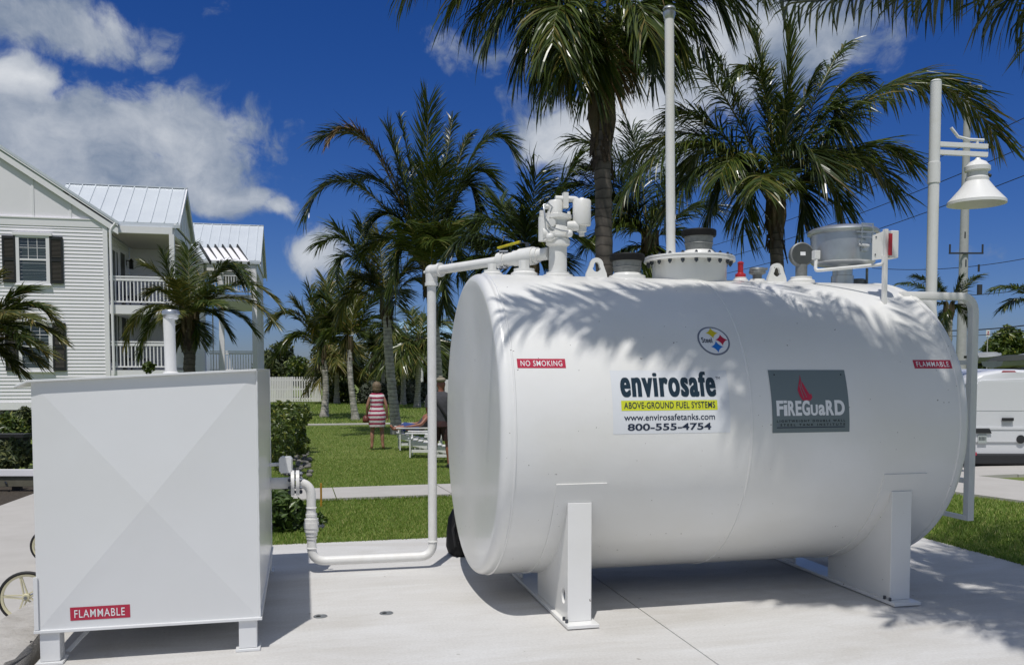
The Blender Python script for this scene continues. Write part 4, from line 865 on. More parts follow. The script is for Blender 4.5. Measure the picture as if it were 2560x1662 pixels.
def palm(name, label, base, top, r0, r1, fronds, seed, Lf=.6, nl=70, droop=.6, w=.022, group='coconut palms', merged=False, mats=('frond',), bark='trunk', segs=3, fibre=True, bow=0.0, sheath=1.0, hull=True):
    """fronds: (control point, tip, material or None)"""
    rg = np.random.default_rng(seed); base, top = Vector(base), Vector(top)
    root = thing(name, base, label, 'palm tree', group)
    m = MB(); K = 60; H = (top-base); bv = Vector((H.y, -H.x, 0)); bv = bv.normalized() if bv.length > .01 else Vector((1, 0, 0))
    P = [base+H*(i/K)+bv*(bow*math.sin(math.pi*i/K))+Vector((rg.normal(0, .006), rg.normal(0, .006), 0)) for i in range(K+1)]; P[0].z -= .08
    R_ = [(r1+(r0-r1)*(1-i/K)**1.2+(r0*.45)*math.exp(-i/K*H.length/.28))*(1+.05*(i % 2)) for i in range(K+1)]
    m.tube(P, R_, 14); m.build('trunk', bark, root, 50)
    # crown base: leaf bases and fibre around the growing point
    m = MB(); hs = .55*sheath
    for i in range(11):
        a = i*2.4+rg.uniform(0, .6); q = Vector((math.cos(a), math.sin(a), 0)); s = .75+.5*rg.random()
        m.tube([top-Vector((0, 0, hs*.9*s))+q*r1*.85, top-Vector((0, 0, hs*.3))+q*r1*1.25, top+Vector((0, 0, .12))+q*r1*1.2, top+Vector((0, 0, .28))+q*r1*1.5], [r1*.25, r1*.55, r1*.42, r1*.2], 7)
    m.build('leaf_sheaths', 'sheath', root, 50)
    if fibre:
        m = MB()
        for i in range(26):
            a = rg.uniform(0, 6.28); q = Vector((math.cos(a), math.sin(a), 0)); z = rg.uniform(-.62, .1)*sheath; l = rg.uniform(.12, .34)
            p = top+Vector((0, 0, z))+q*r1*1.3; e = p+q*rg.uniform(.0, .10)+Vector((0, 0, -l)); s = Vector((-q.y, q.x, 0))*rg.uniform(.02, .07)
            m.add([p-s, p+s, e+s*.4, e-s*.3], [(0, 1, 2, 3)])
        m.build('dead_leaf_fibre', 'fibre', root, 0)
    acc = []
    for (p1, p2, mt, kw) in fronds:
        k = dict(Lf=Lf, nl=nl, droop=droop, w=w, segs=segs); k.update(kw or {})
        st = np.array(top)+np.array([rg.normal(0, r1*.4), rg.normal(0, r1*.4), rg.uniform(-.15, .15)])
        V, Fc, mi = frond_geo(st, p1, p2, rg=rg, **k); mt = mt or mats[int(rg.integers(len(mats)))]
        if merged: acc.append((V, Fc, mi))
        else:
            o = from_np('frond', V, Fc, mt, root); o.data.materials.append(M['rachis']); o.data.polygons.foreach_set('material_index', mi)
    if merged:
        o_ = 0; Vs = []; Fs = []; Ms = []
        for V, Fc, mi in acc: Vs.append(V); Fs += [tuple(i+o_ for i in q) for q in Fc]; Ms += mi; o_ += len(V)
        o = from_np('crown', np.concatenate(Vs), Fs, mats[0], root); o.data.materials.append(M['rachis']); o.data.polygons.foreach_set('material_index', Ms)
    return root
def px_fronds(cu, cvv, d, specs, rg, depth=.35):
    """each spec: (tip u, tip v[, via u, via v][, {options}]) in the photograph; the frond gets its own depth offset"""
    C = PD(cu, cvv, d); out = []
    for s in specs:
        kw = s[-1] if isinstance(s[-1], dict) else {}; n = [x for x in s if not isinstance(x, dict)]; kw = dict(kw); mt = kw.pop('m', None); dz = kw.pop('dd', None)
        L_ = math.hypot(n[0]-cu, n[1]-cvv)/F_PX*d
        off = dz if dz is not None else float(rg.uniform(-depth, depth))*L_
        tip = PD(n[0], n[1], d+off)
        if len(n) >= 4: via = PD(n[2], n[3], d+off*.45); p1 = via*2-(C+tip)*.5
        else: p1 = C+(tip-C)*.5+Vector((0, 0, .22*L_))
        out.append((p1, tip, mt, kw))
    return out
def ring_fronds(C, n, length, rg, el=(-20, 75), lift=.28, toward=None):
    out = []; C = Vector(C)
    for i in range(n):
        a = i*2.399+rg.uniform(-.4, .4); e = rad(rg.uniform(*el)); l = length*rg.uniform(.8, 1.1)
        d = Vector((math.cos(a)*math.cos(e), math.sin(a)*math.cos(e), math.sin(e))); s = d*l*.55+Vector((0, 0, lift*l)); t = d*l-Vector((0, 0, .28*l*math.cos(e)))
        out.append((C+s, C+t, None, {}))
    return out
def ground_pt(u, v, d):
    p = PD(u, v, d); return Vector((p.x, p.y, terrain(p.y)))
rgp = np.random.default_rng(77)
# tall palm right behind the tank; its crown hangs in from above the frame
d = 11.0; c = PD(1500, -60, d); fr = px_fronds(1500, -60, d, [
    (1030, -45, 1270, -170), (1140, 0, 1330, -135), (1230, 75, 1370, -90), (1310, 135, 1400, -50), (1370, 200, 1430, 10), (1445, 175, 1470, 0, {'m': 'frond_yel'}), (1560, 165, 1540, -20), (1640, 190, 1590, -30), (1700, 130, 1620, -60),
    (1760, 110, 1640, -100), (1840, 10, 1690, -140), (1900, -40, 1700, -200), (1100, -110, 1290, -220), (1420, 160, 1450, -10, {'dd': -.6}), (1600, 140, 1560, -40, {'dd': .7}), (1330, 60, 1400, -110, {'dd': 1.0}), (1530, 215, 1520, 60, {'m': 'frond_dry', 'nl': 60, 'Lf': .6}), (1410, 190, 1440, 50, {'m': 'frond_yel', 'nl': 70}),
    (1190, 40, 1360, -90), (1345, 165, 1420, -10), (1480, 210, 1490, 40), (1670, 145, 1600, -35), (1800, 20, 1670, -120),
    (1380, 110, 1420, -60, {'dd': -1.0}), (1620, 90, 1570, -60, {'dd': -.9}),
    (1480, -500), (1300, -420), (1680, -430), (1560, -560)], rgp, .22)
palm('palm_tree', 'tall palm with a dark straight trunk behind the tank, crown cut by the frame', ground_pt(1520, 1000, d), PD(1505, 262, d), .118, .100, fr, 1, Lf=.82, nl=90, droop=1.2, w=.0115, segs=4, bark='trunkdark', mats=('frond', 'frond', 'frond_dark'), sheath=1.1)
# wide palm behind the right half of the tank
d = 14.0; fr = px_fronds(1937, 480, d, [
    (1971, 62, 1968, 270, {'Lf': .5, 'droop': .25, 'nl': 120, 'fold': 22}), (1884, 95, 1925, 270, {'Lf': .55, 'droop': .5, 'fold': 15}), (1830, 200, 1905, 200, {'Lf': .4}), (1793, 155, 1860, 290, {'Lf': .42}), (1625, 162, 1775, 190), (1690, 285, 1800, 320), (1565, 480, 1745, 350), (1660, 545, 1790, 400),
    (1765, 560, 1840, 430), (1860, 570, 1880, 450), (2112, 115, 2030, 250, {'Lf': .45}), (2160, 200, 2060, 260, {'Lf': .5}), (2488, 335, 2240, 205, {'nl': 230, 'Lf': .95, 'w': .013}), (2260, 395, 2130, 370), (2235, 480, 2110, 385), (2105, 525, 2040, 420), (2075, 395, 2068, 268, {'Lf': .9, 'nl': 130}),
    (2010, 560, 1990, 450), (1960, 250, 1955, 330, {'Lf': .35}), (2040, 180, 1990, 300, {'Lf': .4}), (1715, 430, 1800, 360, {'dd': .8}), (2170, 440, 2060, 380, {'dd': .9}), (1900, 470, 1915, 430, {'dd': -1.4}), (1800, 440, 1860, 390, {'dd': -.9}), (2060, 430, 2000, 380, {'dd': -.8}), (1580, 400, 1760, 330, {'dd': .6})], rgp, .25)
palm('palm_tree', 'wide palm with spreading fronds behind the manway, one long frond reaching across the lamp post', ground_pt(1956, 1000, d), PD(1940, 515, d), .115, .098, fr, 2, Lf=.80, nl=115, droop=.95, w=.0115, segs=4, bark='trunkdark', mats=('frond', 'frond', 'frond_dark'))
# big palm left of the tank, dark plume standing upright
pb = G(1102, 1128); d = (pb-Vector((0, 0, EYE))).dot(Vector(_F)); d = 25.0
fr = px_fronds(1068, 660, d, [(1072, 258, 1066, 450, {'Lf': .95, 'droop': .25, 'nl': 150, 'fold': 10}), (1132, 298, 1105, 450, {'Lf': .5}), (823, 352, 930, 360, {'m': 'frond_dry', 'Lf': .6}), (800, 345, 945, 380, {'m': 'frond_dark'}), (765, 535, 890, 455), (1277, 372, 1185, 375), (1174, 338, 1130, 440, {'Lf': .5}), (1192, 520, 1150, 470), (975, 340, 1015, 470), (890, 450, 985, 480), (1000, 300, 1035, 460, {'Lf': .5}),
    (930, 560, 1000, 540), (985, 700, 1015, 610), (1150, 690, 1120, 600), (1190, 620, 1135, 550), (1110, 770, 1095, 690), (905, 640, 985, 590), (1230, 450, 1150, 450), (1020, 420, 1040, 530, {'dd': 1}), (1100, 420, 1085, 520, {'dd': -1}), (1090, 600, 1080, 610, {'dd': -2.2}), (1010, 560, 1040, 590, {'dd': -2.0}), (1130, 560, 1100, 590, {'dd': -1.8})], rgp, .25)
palm('palm_tree', 'large dark palm with an upright plume and brown leaflets, left of the tank end', ground_pt(1098, 1100, d), PD(1073, 690, d), .15, .12, fr, 3, Lf=1.0, nl=130, droop=.6, w=.016, mats=('frond_dark', 'frond', 'frond'), bow=.1)
# thick-trunked palm next to the woman
pb = G(993, 1083); d = float((np.array(pb)-_C)@_F)
fr = px_fronds(958, 735, d, [(800, 610, 880, 610), (845, 575, 900, 640), (838, 690, 880, 640), (905, 560, 925, 650), (1000, 590, 985, 660), (1050, 660, 1010, 660), (1085, 760, 1030, 690), (850, 790, 890, 720), (990, 760, 980, 720, {'dd': -1.8}), (880, 730, 910, 690, {'m': 'frond_yel'}), (1090, 700, 1020, 670, {'m': 'frond_yel'}), (950, 590, 952, 650), (915, 700, 930, 690, {'dd': 1.2})], rgp, .3)
palm('palm_tree', 'palm with the thickest ringed trunk, standing just right of the woman', pb, PD(966, 765, d), .15, .125, fr, 4, Lf=.95, nl=90, droop=.65, w=.017, mats=('frond', 'frond_yel', 'frond'), bow=-.08)
mid = [ # (base u, v), (crown u, v), trunk radius, fronds, label, mats
    ((889, 1048), (873, 845), .125, [(800, 745, 830, 760), (815, 705, 840, 770), (862, 690, 866, 760), (905, 700, 890, 765), (950, 735, 915, 770), (975, 810, 925, 790), (800, 880, 830, 825), (785, 820, 825, 790), (870, 860, 870, 830), (890, 760, 880, 790), (830, 800, 850, 800)], 'slim palm with dark-stained trunk standing left of the woman', ('frond', 'frond_yel', 'frond')),
    ((810, 1041), (805, 868), .14, [(676, 812, 740, 780, {'m': 'frond_yel', 'Lf': .9}), (690, 790, 745, 790), (775, 725, 790, 790), (820, 722, 812, 790), (860, 760, 835, 795), (690, 890, 750, 835), (880, 890, 845, 845), (890, 830, 850, 815), (740, 760, 770, 800), (815, 780, 810, 820), (720, 850, 765, 830)], 'palm with a pale trunk at the right end of the white picket fence', ('frond', 'frond_yel', 'frond'))]
for i, ((bu, bv_), (cu, cv_), r, sp_, lab, mts) in enumerate(mid):
    pb = G(bu, bv_); d = float((np.array(pb)-_C)@_F)
    palm('palm_tree', lab, pb, PD(cu, cv_+12, d), r, r*.8, px_fronds(cu, cv_-10, d, sp_, rgp, .3), 10+i, Lf=1.0, nl=80, droop=.6, w=.022, mats=mts, bow=.12 if i else -.1)
far = [((842, 1008), (842, 915), .15, 80, 'small far palm framed between the fence-end palm and the dark-stained one', .95), ((958, 1003), (958, 885), .12, 70, 'thin far palm seen right behind the head of the woman', 1),
       ((1008, 1011), (1008, 870), .14, 95, 'far palm just right of the thickest ringed trunk', 1), ((1043, 1018), (1049, 860), .15, 95, 'far palm beside the slim white lamp pole', 1)]
for i, ((bu, bv_), (cu, cv_), r, rp_, lab, f) in enumerate(far):
    pb = G(bu, bv_); d = float((np.array(pb)-_C)@_F); c = PD(cu, cv_, d); l = rp_/F_PX*d
    palm('palm_tree', lab, pb, c, r, r*.8, ring_fronds(c, 18, l, rgp, (-25, 70)), 20+i, Lf=1.3, nl=46, droop=.85, w=.034, mats=('frond_yel' if i in (0,) else 'frond',), merged=True, segs=2, fibre=False)
# dark palms filling in behind the tank
for (cu, cv_, d, sp_, lab, sd) in (
    (1325, 645, 19, [(1195, 560, 1250, 560), (1250, 505, 1285, 565), (1340, 440, 1330, 545), (1440, 405, 1385, 510), (1470, 500, 1400, 550), (1120, 640, 1200, 590), (1110, 700, 1190, 640), (1180, 720, 1230, 650), (1310, 720, 1300, 650), (1390, 700, 1345, 630), (1450, 600, 1370, 580), (1230, 690, 1255, 640), (1300, 550, 1312, 590), (1380, 570, 1350, 600), (1220, 610, 1270, 620), (1390, 650, 1350, 640)], 'dark palm directly behind the turbine pump', 31),
    (1625, 600, 19.5, [(1445, 350, 1560, 420), (1480, 420, 1560, 470), (1400, 470, 1520, 480), (1580, 330, 1605, 440), (1690, 420, 1660, 490), (1770, 520, 1700, 530), (1750, 620, 1690, 580), (1480, 600, 1560, 560), (1500, 680, 1570, 620), (1680, 690, 1650, 630), (1590, 700, 1610, 640), (1420, 560, 1530, 530), (1640, 540, 1632, 560), (1570, 560, 1600, 570), (1530, 500, 1580, 530)], 'dark palm between the tall dark trunk and the vent pipe', 32)):
    palm('palm_tree', lab, ground_pt(cu+10, 1000, d), PD(cu, cv_+10, d), .15, .12, px_fronds(cu, cv_, d, sp_, rgp, .3), sd, Lf=.95, nl=95, droop=.85, w=.014, mats=('frond_dark', 'frond', 'frond_dark'))
# palm in front of the house porch
d = 20.0; fr = px_fronds(476, 772, d, [(472, 625, 472, 705, {'Lf': .5}), (410, 640, 440, 715, {'Lf': .5}), (366, 664, 420, 705, {'Lf': .5, 'm': 'frond_yel', 'nl': 90}), (632, 735, 560, 655), (600, 700, 545, 670), (695, 758, 590, 700), (688, 808, 590, 740), (635, 825, 560, 765), (570, 830, 525, 775), (318, 850, 372, 765, {'m': 'frond_yel'}), (350, 880, 395, 790), (385, 728, 425, 730), (370, 800, 420, 760), (450, 860, 460, 800), (500, 850, 492, 800), (440, 700, 456, 735, {'dd': -1.2}), (540, 760, 510, 750, {'dd': -1.6}), (500, 690, 490, 730, {'dd': 1}), (420, 790, 445, 770, {'dd': -1.4}), (560, 720, 520, 725, {'dd': -.8})], rgp, .25)
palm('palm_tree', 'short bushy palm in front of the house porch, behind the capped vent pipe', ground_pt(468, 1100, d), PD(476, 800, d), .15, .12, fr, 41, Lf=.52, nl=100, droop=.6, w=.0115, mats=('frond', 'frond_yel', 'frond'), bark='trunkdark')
# palm at the left edge of the frame
d = 14.0; fr = px_fronds(-75, 850, d, [(135, 800, 40, 760, {'nl': 120}), (148, 845, 40, 800), (112, 880, 20, 830, {'m': 'frond_yel'}), (60, 725, 0, 765), (100, 765, 20, 775), (40, 920, -10, 870), (-10, 700, -50, 770), (-220, 700), (-260, 800), (-250, 900), (-100, 980), (60, 850, 0, 810, {'dd': -1.}), (85, 800, 10, 790, {'dd': -.8}), (20, 780, -20, 790, {'dd': -1.5}), (95, 905, 10, 850, {'m': 'frond_yel'})], rgp, .2)
palm('palm_tree', 'palm at the left edge of the photo, fronds crossing the lower house window', ground_pt(-80, 1200, d), PD(-75, 885, d), .15, .12, fr, 42, Lf=.42, nl=110, droop=.5, w=.010, mats=('frond_yel', 'frond', 'frond_yel'))
# small palms on the far right
for (bu, cu, cv_, d, sp_, lab, sd) in (
    (2372, 2372, 770, 38, [(2255, 708, 2310, 720), (2290, 690, 2335, 715), (2330, 680, 2350, 720), (2400, 700, 2388, 730), (2445, 690, 2410, 715), (2420, 780, 2400, 745), (2350, 830, 2360, 790), (2300, 790, 2335, 760), (2425, 820, 2400, 770)], 'small palm behind the ladder, at the foot of the utility pole', 51),
    (2610, 2600, 775, 30, [(2490, 722, 2555, 722), (2510, 768, 2560, 748), (2650, 640), (2700, 720), (2690, 800), (2640, 650), (2670, 860), (2620, 690)], 'palm reaching in from the right edge of the photo above the van', 52)):
    palm('palm_tree', lab, ground_pt(bu, 930, d), PD(cu, cv_, d), .17, .14, px_fronds(cu, cv_, d, sp_, rgp, .3), sd, Lf=.7, nl=60, droop=.7, w=.024, mats=('frond_dark', 'frond'), segs=2)
# palm just outside the frame on the right: it throws the frond shadows on the tank and hangs in at the top
def shade(pt, z): k = (z-pt.z); return Vector((pt.x-.18*k, pt.y-.378*k, z))
c = Vector((3.62, 3.68, 5.1)); fr = []
def sf(tip, tz, via, vz, **kw):     # frond whose shadow passes the two spots on the tank
    t, v = shade(CYL(*tip) if tip[1] < 1250 else PZ(*tip), tz), shade(CYL(*via) if via[1] < 1250 else PZ(*via), vz)
    fr.append((v*2-(c+t)*.5, t, kw.pop('m', None), kw))
K1 = dict(nl=150, droop=.3, w=.017)
sf((1285, 780), 4.9, (1830, 790), 6.0, Lf=.58, **K1); sf((1480, 800), 4.75, (1900, 860), 5.75, Lf=.5, **K1); sf((1620, 728), 5.1, (1900, 790), 6.1, Lf=.5, **K1); sf((1720, 800), 4.6, (2030, 940), 5.4, Lf=.5, **K1)
sf((1930, 940), 4.4, (2150, 1010), 5.2, Lf=.5, nl=110, droop=.35, w=.016); sf((2150, 990), 4.3, (2270, 1030), 4.9, Lf=.5, nl=100, droop=.4, w=.016)
for (q, zt, r_, zr) in (((1860, 985), 4.3, (2080, 1030), 5.2), ((1990, 1060), 4.2, (2180, 1080), 5.0), ((2100, 1090), 4.2, (2240, 1090), 4.9), ((2250, 1090), 4.2, (2310, 1080), 4.8), ((2080, 960), 4.5, (2230, 1000), 5.2), ((2260, 940), 4.6, (2320, 1010), 5.1)): sf(q, zt, r_, zr, Lf=.5, nl=130, droop=.35, w=.017)
sf((1972, 716), 5.2, (2170, 832), 5.75, Lf=.36, nl=46, droop=.5, w=.013); sf((2235, 745), 5.0, (2345, 880), 5.5, Lf=.34, nl=40, droop=.5, w=.012); sf((2330, 1000), 4.4, (2360, 1040), 4.9, Lf=.4, nl=70)
sf((1985, 1498), 4.3, (2230, 1492), 5.0, Lf=.42, nl=80, droop=.5, w=.013); sf((2230, 1545), 4.2, (2350, 1500), 5.0, Lf=.45, nl=80, droop=.5, w=.013); sf((2560, 1600), 4.2, (2480, 1500), 5.1, Lf=.5, nl=90); sf((2700, 1480), 4.2, (2540, 1450), 5.2, Lf=.55, nl=90); sf((2620, 1405), 4.3, (2500, 1415), 5.2, Lf=.55, nl=90)
sf((2420, 1290), 4.6, (2380, 1390), 5.6, Lf=.6, nl=120); sf((2530, 1300), 4.6, (2450, 1390), 5.6, Lf=.6, nl=120); sf((2620, 1330), 4.5, (2500, 1400), 5.5, Lf=.6, nl=120)
def hang(via, tip, **kw): fr.append((PD(*via)*2-(c+PD(*tip))*.5, PD(*tip), None, kw))
K2 = dict(droop=1.6, w=.008)
hang((2240, -95, 4.9), (1865, -55, 5.7), Lf=.31, nl=70, **K2); hang((2430, -120, 4.6), (2130, -75, 5.3), Lf=.36, nl=66, **K2); hang((2620, -135, 4.3), (2420, -65, 4.6), Lf=.42, nl=60, **K2); hang((2740, -90, 4.2), (2600, 20, 4.3), Lf=.42, nl=60, **K2)
for deg in (-100, -75, -50, -28, -8, 12): 
    q = Vector((math.cos(rad(deg)), math.sin(rad(deg)), 0)); fr.append((c+q*1.3+Vector((0, 0, .9)), c+q*2.7+Vector((0, 0, -.1 if deg % 2 else -.6)), None, {}))
palm('palm_tree', 'leaning palm out of frame on the right, frond tips hanging along the top right', (5.3, 3.1, 0), c-Vector((0, 0, .1)), .14, .12, fr, 61, Lf=.7, nl=100, droop=.7, w=.013, mats=('frond_dark',))

# ------------------------------------------------------------------ shrubs and broad-leaved trees
def leaf_cloud(blobs, n, size, rg, shell=.45, flat=.0):
    """leaf-sized quads through ellipsoid clumps (centre, radii)"""
    w = np.array([b[1][0]*b[1][1]*b[1][2] for b in blobs])**(2/3); w = w/w.sum(); idx = rg.choice(len(blobs), n, p=w)
    C = np.array([b[0] for b in blobs], float)[idx]; R_ = np.array([b[1] for b in blobs], float)[idx]
    d = nrmz(rg.normal(size=(n, 3))); r = (shell+(1-shell)*rg.random(n)**.6)[:, None]; p = C+d*R_*r+rg.normal(0, .04, (n, 3))*R_
    a = nrmz(nrmz(rg.normal(size=(n, 3)))+d*.5+np.array([0, 0, .3])); b = nrmz(np.cross(a, nrmz(rg.normal(size=(n, 3))))); c = np.cross(a, b)
    s = size*rg.uniform(.55, 1.3, n)[:, None]
    V = np.stack([p-b*s, p+c*s*.42+a*s*.1, p+b*s, p-c*s*.42+a*s*.1], 1).reshape(-1, 3); return V, np.arange(4*n).reshape(-1, 4)
def plant(name, label, cat, base, blobs, n, size, mt, seed, stems=True, group=None, trunk=None, stem_name='stem'):
    rg = np.random.default_rng(seed); root = thing(name, base, label, cat, group)
    V, Fq = leaf_cloud(blobs, n, size, rg); from_np('foliage', V, Fq, mt, root)
    if stems and trunk:
        m = MB(); b0 = Vector(base)
        for i, (c, r) in enumerate(blobs):
            for q in range(2 if trunk else 3):
                e = Vector(c)+Vector((rg.normal(0, .3)*r[0], rg.normal(0, .3)*r[1], rg.uniform(-.1, .5)*r[2])); s = b0+Vector((rg.normal(0, .05), rg.normal(0, .05), 0)) if trunk else Vector((c[0]+rg.normal(0, .3)*r[0], c[1]+rg.normal(0, .3)*r[1], min(b0.z, terrain(c[1]))))
                k = trunk or .02; mid_ = (s+e)*.5+Vector((rg.normal(0, .1), rg.normal(0, .1), .1)); m.tube([s, mid_, e], [k, k*.6, k*.2], 6)
        m.build('trunk' if trunk else stem_name, 'bark', root, 60)
    return root
def blob_px(u, v, d, ru, rv, rd=None):
    k = d/F_PX; p = PD(u, v, d); return (tuple(p), (ru*k, (rd or ru)*k, rv*k))
rgs = np.random.default_rng(9)
def blobs_px(lst): return [blob_px(*q) for q in lst]
hb_ = [(702, 1110, 13.2, 34, 70, 50), (712, 1070, 14.5, 36, 52, 60), (725, 1065, 16, 28, 42, 50), (715, 1040, 17.5, 34, 36, 50), (738, 1045, 19, 28, 30, 40), (698, 1032, 16, 24, 30, 40), (765, 1036, 21, 16, 18, 30)]
hb_ += [(float(rgs.uniform(690, 770)), float(rgs.uniform(1012, 1130)), 0, float(rgs.uniform(8, 16)), float(rgs.uniform(8, 20)), 20) for _ in range(34)]
hb_ = [(u, v, (d or 13.2+(u-690)*.075+(1130-v)*.03), a_, b_, c_) for (u, v, d, a_, b_, c_) in hb_]
plant('hedge', 'dense dark green hedge running back from the square tank beside the lawn', 'hedge', G(715, 1150), blobs_px(hb_), 13000, .04, 'leaf', 1)
plant('shrub', 'low bright green broad-leaved shrub in front of the hedge, beside the pipe riser', 'shrub', G(715, 1345), blobs_px([(705, 1290, 9.0, 45, 60, 45), (735, 1300, 9.2, 45, 50, 40), (700, 1240, 9.6, 25, 35, 40), (790, 1315, 9.4, 32, 30, 30), (760, 1335, 9.0, 40, 22, 30)]), 2100, .052, 'leafbright', 2)
for i, (u, v, ru, rv, d, mt, n, lab) in enumerate((
    (20, 1085, 45, 55, 17, 'leaf', 2600, 'leafy shrub below the house skirting at the left edge'), (62, 1060, 26, 45, 18, 'leafdark', 1400, 'narrow dark shrub between the left edge shrub and the square tank'), (25, 1135, 60, 38, 14.5, 'leafdark', 1900, 'dark shrub above the white fence rail'))):
    plant('shrub', lab, 'shrub', ground_pt(u, 1150, d), blobs_px([(u, v, d, ru, rv, ru), (u-10, v+15, d-.4, ru*.7, rv*.6, ru*.6), (u+12, v-12, d+.3, ru*.6, rv*.6, ru*.5)]), n, .055, mt, 70+i, group='shrubs below the house')
plant('shrub', 'small pot-sized shrub on the lower porch rail', 'shrub', PD(372, 925, 27), blobs_px([(372, 918, 27, 16, 14, 14)]), 260, .07, 'leaf', 75)
for i, (u, v, ru, rv, d, mt, n, sz, lab) in enumerate((
    (935, 985, 40, 34, 52, 'leafsilver', 2400, .12, 'silvery grey shrub seen left of the woman'), (1030, 985, 42, 36, 52, 'leafsilver', 2400, .12, 'silvery grey shrub seen between the thickest trunk and the slim lamp pole'),
    (852, 985, 34, 32, 54, 'leaf', 1800, .12, 'yellow-green shrub behind the small far palm'))):
    plant('shrub', lab, 'shrub', G(u, 1012), blobs_px([(u, v, d, ru, rv, ru), (u-ru*.5, v+8, d, ru*.6, rv*.6, ru*.6), (u+ru*.5, v-6, d, ru*.6, rv*.7, ru*.6)]), n, sz, mt, 80+i, group='shrubs at the far side of the lawn')
trees = ((700, 905, 55, 60, 64, 'leafdark', 2600, .2, 'dark tree behind the white picket fence, near the house'), (765, 925, 60, 40, 62, 'leaf', 2600, .18, 'mid green tree behind the fence-end palm'), (830, 900, 55, 70, 66, 'leafdark', 2600, .2, 'dark tree rising behind the small far palm'),
         (915, 895, 50, 70, 68, 'leafdark', 1500, .2, 'thin grey-branched tree behind the silvery shrub'), (990, 910, 55, 60, 66, 'leafdark', 2400, .2, 'bushy dark tree behind the thickest ringed trunk'), (1070, 925, 50, 45, 64, 'leafdark', 2200, .2, 'dark tree under the pale blue tin roof'), (1130, 930, 50, 40, 60, 'leafdark', 2000, .2, 'dark tree behind the cap of the standing man'),
         (660, 900, 30, 40, 70, 'leafdark', 900, .22, 'dark tree beside the last porch post'))
for i, (u, v, ru, rv, d, mt, n, sz, lab) in enumerate(trees):
    bl = [(u+float(rgs.uniform(-.7, .7))*ru, v+float(rgs.uniform(-.6, .7))*rv, d+float(rgs.uniform(-1.5, 1.5)), ru*float(rgs.uniform(.3, .55)), rv*float(rgs.uniform(.3, .5)), ru*.45) for _ in range(7)]+[(u, v+rv*.5, d, ru*.9, rv*.6, ru*.7)]
    plant('tree', lab, 'tree', ground_pt(u, 1000, d), blobs_px(bl), n, sz, mt, 90+i, trunk=.16, group='trees at the far side of the lawn')
bl = [(2480, 870, 62, 25, 22), (2505, 850, 62, 26, 24), (2535, 845, 62, 25, 26), (2550, 870, 62, 30, 24), (2500, 885, 62, 45, 18), (2520, 825, 62, 15, 14)]
plant('tree', 'round green tree beyond the van, on the far side of the road', 'tree', ground_pt(2515, 930, 62), blobs_px(bl), 2600, .2, 'leaf', 120, trunk=.18)
for i, (u, ru, rv, lab) in enumerate(((2410, 60, 20, 'low dark tree far beyond the ladder'), (2620, 90, 24, 'low dark tree far beyond the van roof'), (2300, 90, 16, 'low dark tree hidden behind the tank end'))):
    plant('tree', lab, 'tree', ground_pt(u, 930, 95), blobs_px([(u, 918, 95, ru, rv, ru), (u+ru*.4, 908, 95, ru*.4, rv*.7, ru*.4)]), 900, .35, 'leafdark', 130+i, trunk=.2)

# ------------------------------------------------------------------ white clapboard house on the left
HY = 32.3
def hz(v, u=150, Y=HY): return PY(u, v, Y).z
def hx(u, v=700, Y=HY): return PY(u, v, Y).x
XC = hx(270); XL = -21.0; ZFR = hz(566); ZSK = hz(1004); BS = .117
house = thing('clapboard_house', (XC-4, HY+5, -.35), 'white two-storey clapboard house with gabled metal roofs and side porches', 'house')
def siding(x0, x1, z0, z1, y, parent, mt='siding', s=BS, name='wall', into=1):
    m = MB(); z = z0
    while z < z1-.01:
        zt = min(z+s, z1); m.add([(x0, y-.024*into, z), (x1, y-.024*into, z), (x1, y-.002*into, zt), (x0, y-.002*into, zt), (x0, y, z), (x1, y, z)], [(0, 1, 2, 3), (0, 4, 5, 1)]); z += s
    m.box(x0, x1, min(y, y+.12*into), max(y, y+.12*into), z0+.002, z1-.002); return m.build(name, mt, parent, 0)
def siding_x(y0, y1, z0, z1, x, parent, mt='siding', s=BS, name='wall'):    # wall facing +X
    m = MB(); z = z0
    while z < z1-.01:
        zt = min(z+s, z1); m.add([(x+.024, y0, z), (x+.024, y1, z), (x+.002, y1, zt), (x+.002, y0, zt), (x, y0, z), (x, y1, z)], [(0, 1, 2, 3), (0, 4, 5, 1)]); z += s
    m.box(x-.12, x-.001, y0, y1, z0+.002, z1-.002); return m.build(name, mt, parent, 0)
siding(XL, XC-.10, ZSK, ZFR, HY, house)
m = MB(); m.box(XC-.13, XC+.015, HY-.045, HY+.12, hz(1023), hz(553)); m.box(XL, XC-.13, HY-.03, HY+.1, ZFR, hz(548)); m.box(XL, XC-.13, HY-.05, HY+.1, hz(548), hz(545)); m.box(XL, XC-.13, HY-.04, HY+.1, hz(1023), ZSK); m.build('trim', 'trim', house, 0)
m = MB()
for i in range(60):
    x = XL+.25*i
    if x < XC-.2: m.bar((x, HY+.03, hz(1023)), (x+.9, HY+.03, hz(1023)-.9), .035, .02, (0, 1, 0)); m.bar((x+.9, HY+.05, hz(1023)), (x, HY+.05, hz(1023)-.9), .035, .02, (0, 1, 0))
m.build('lattice', 'lattice', house, 0); m = MB(); m.box(XL, XC-.05, HY+.3, HY+.4, -.6, hz(1023)); m.build('crawl_space_wall', 'darkroom', house, 0)
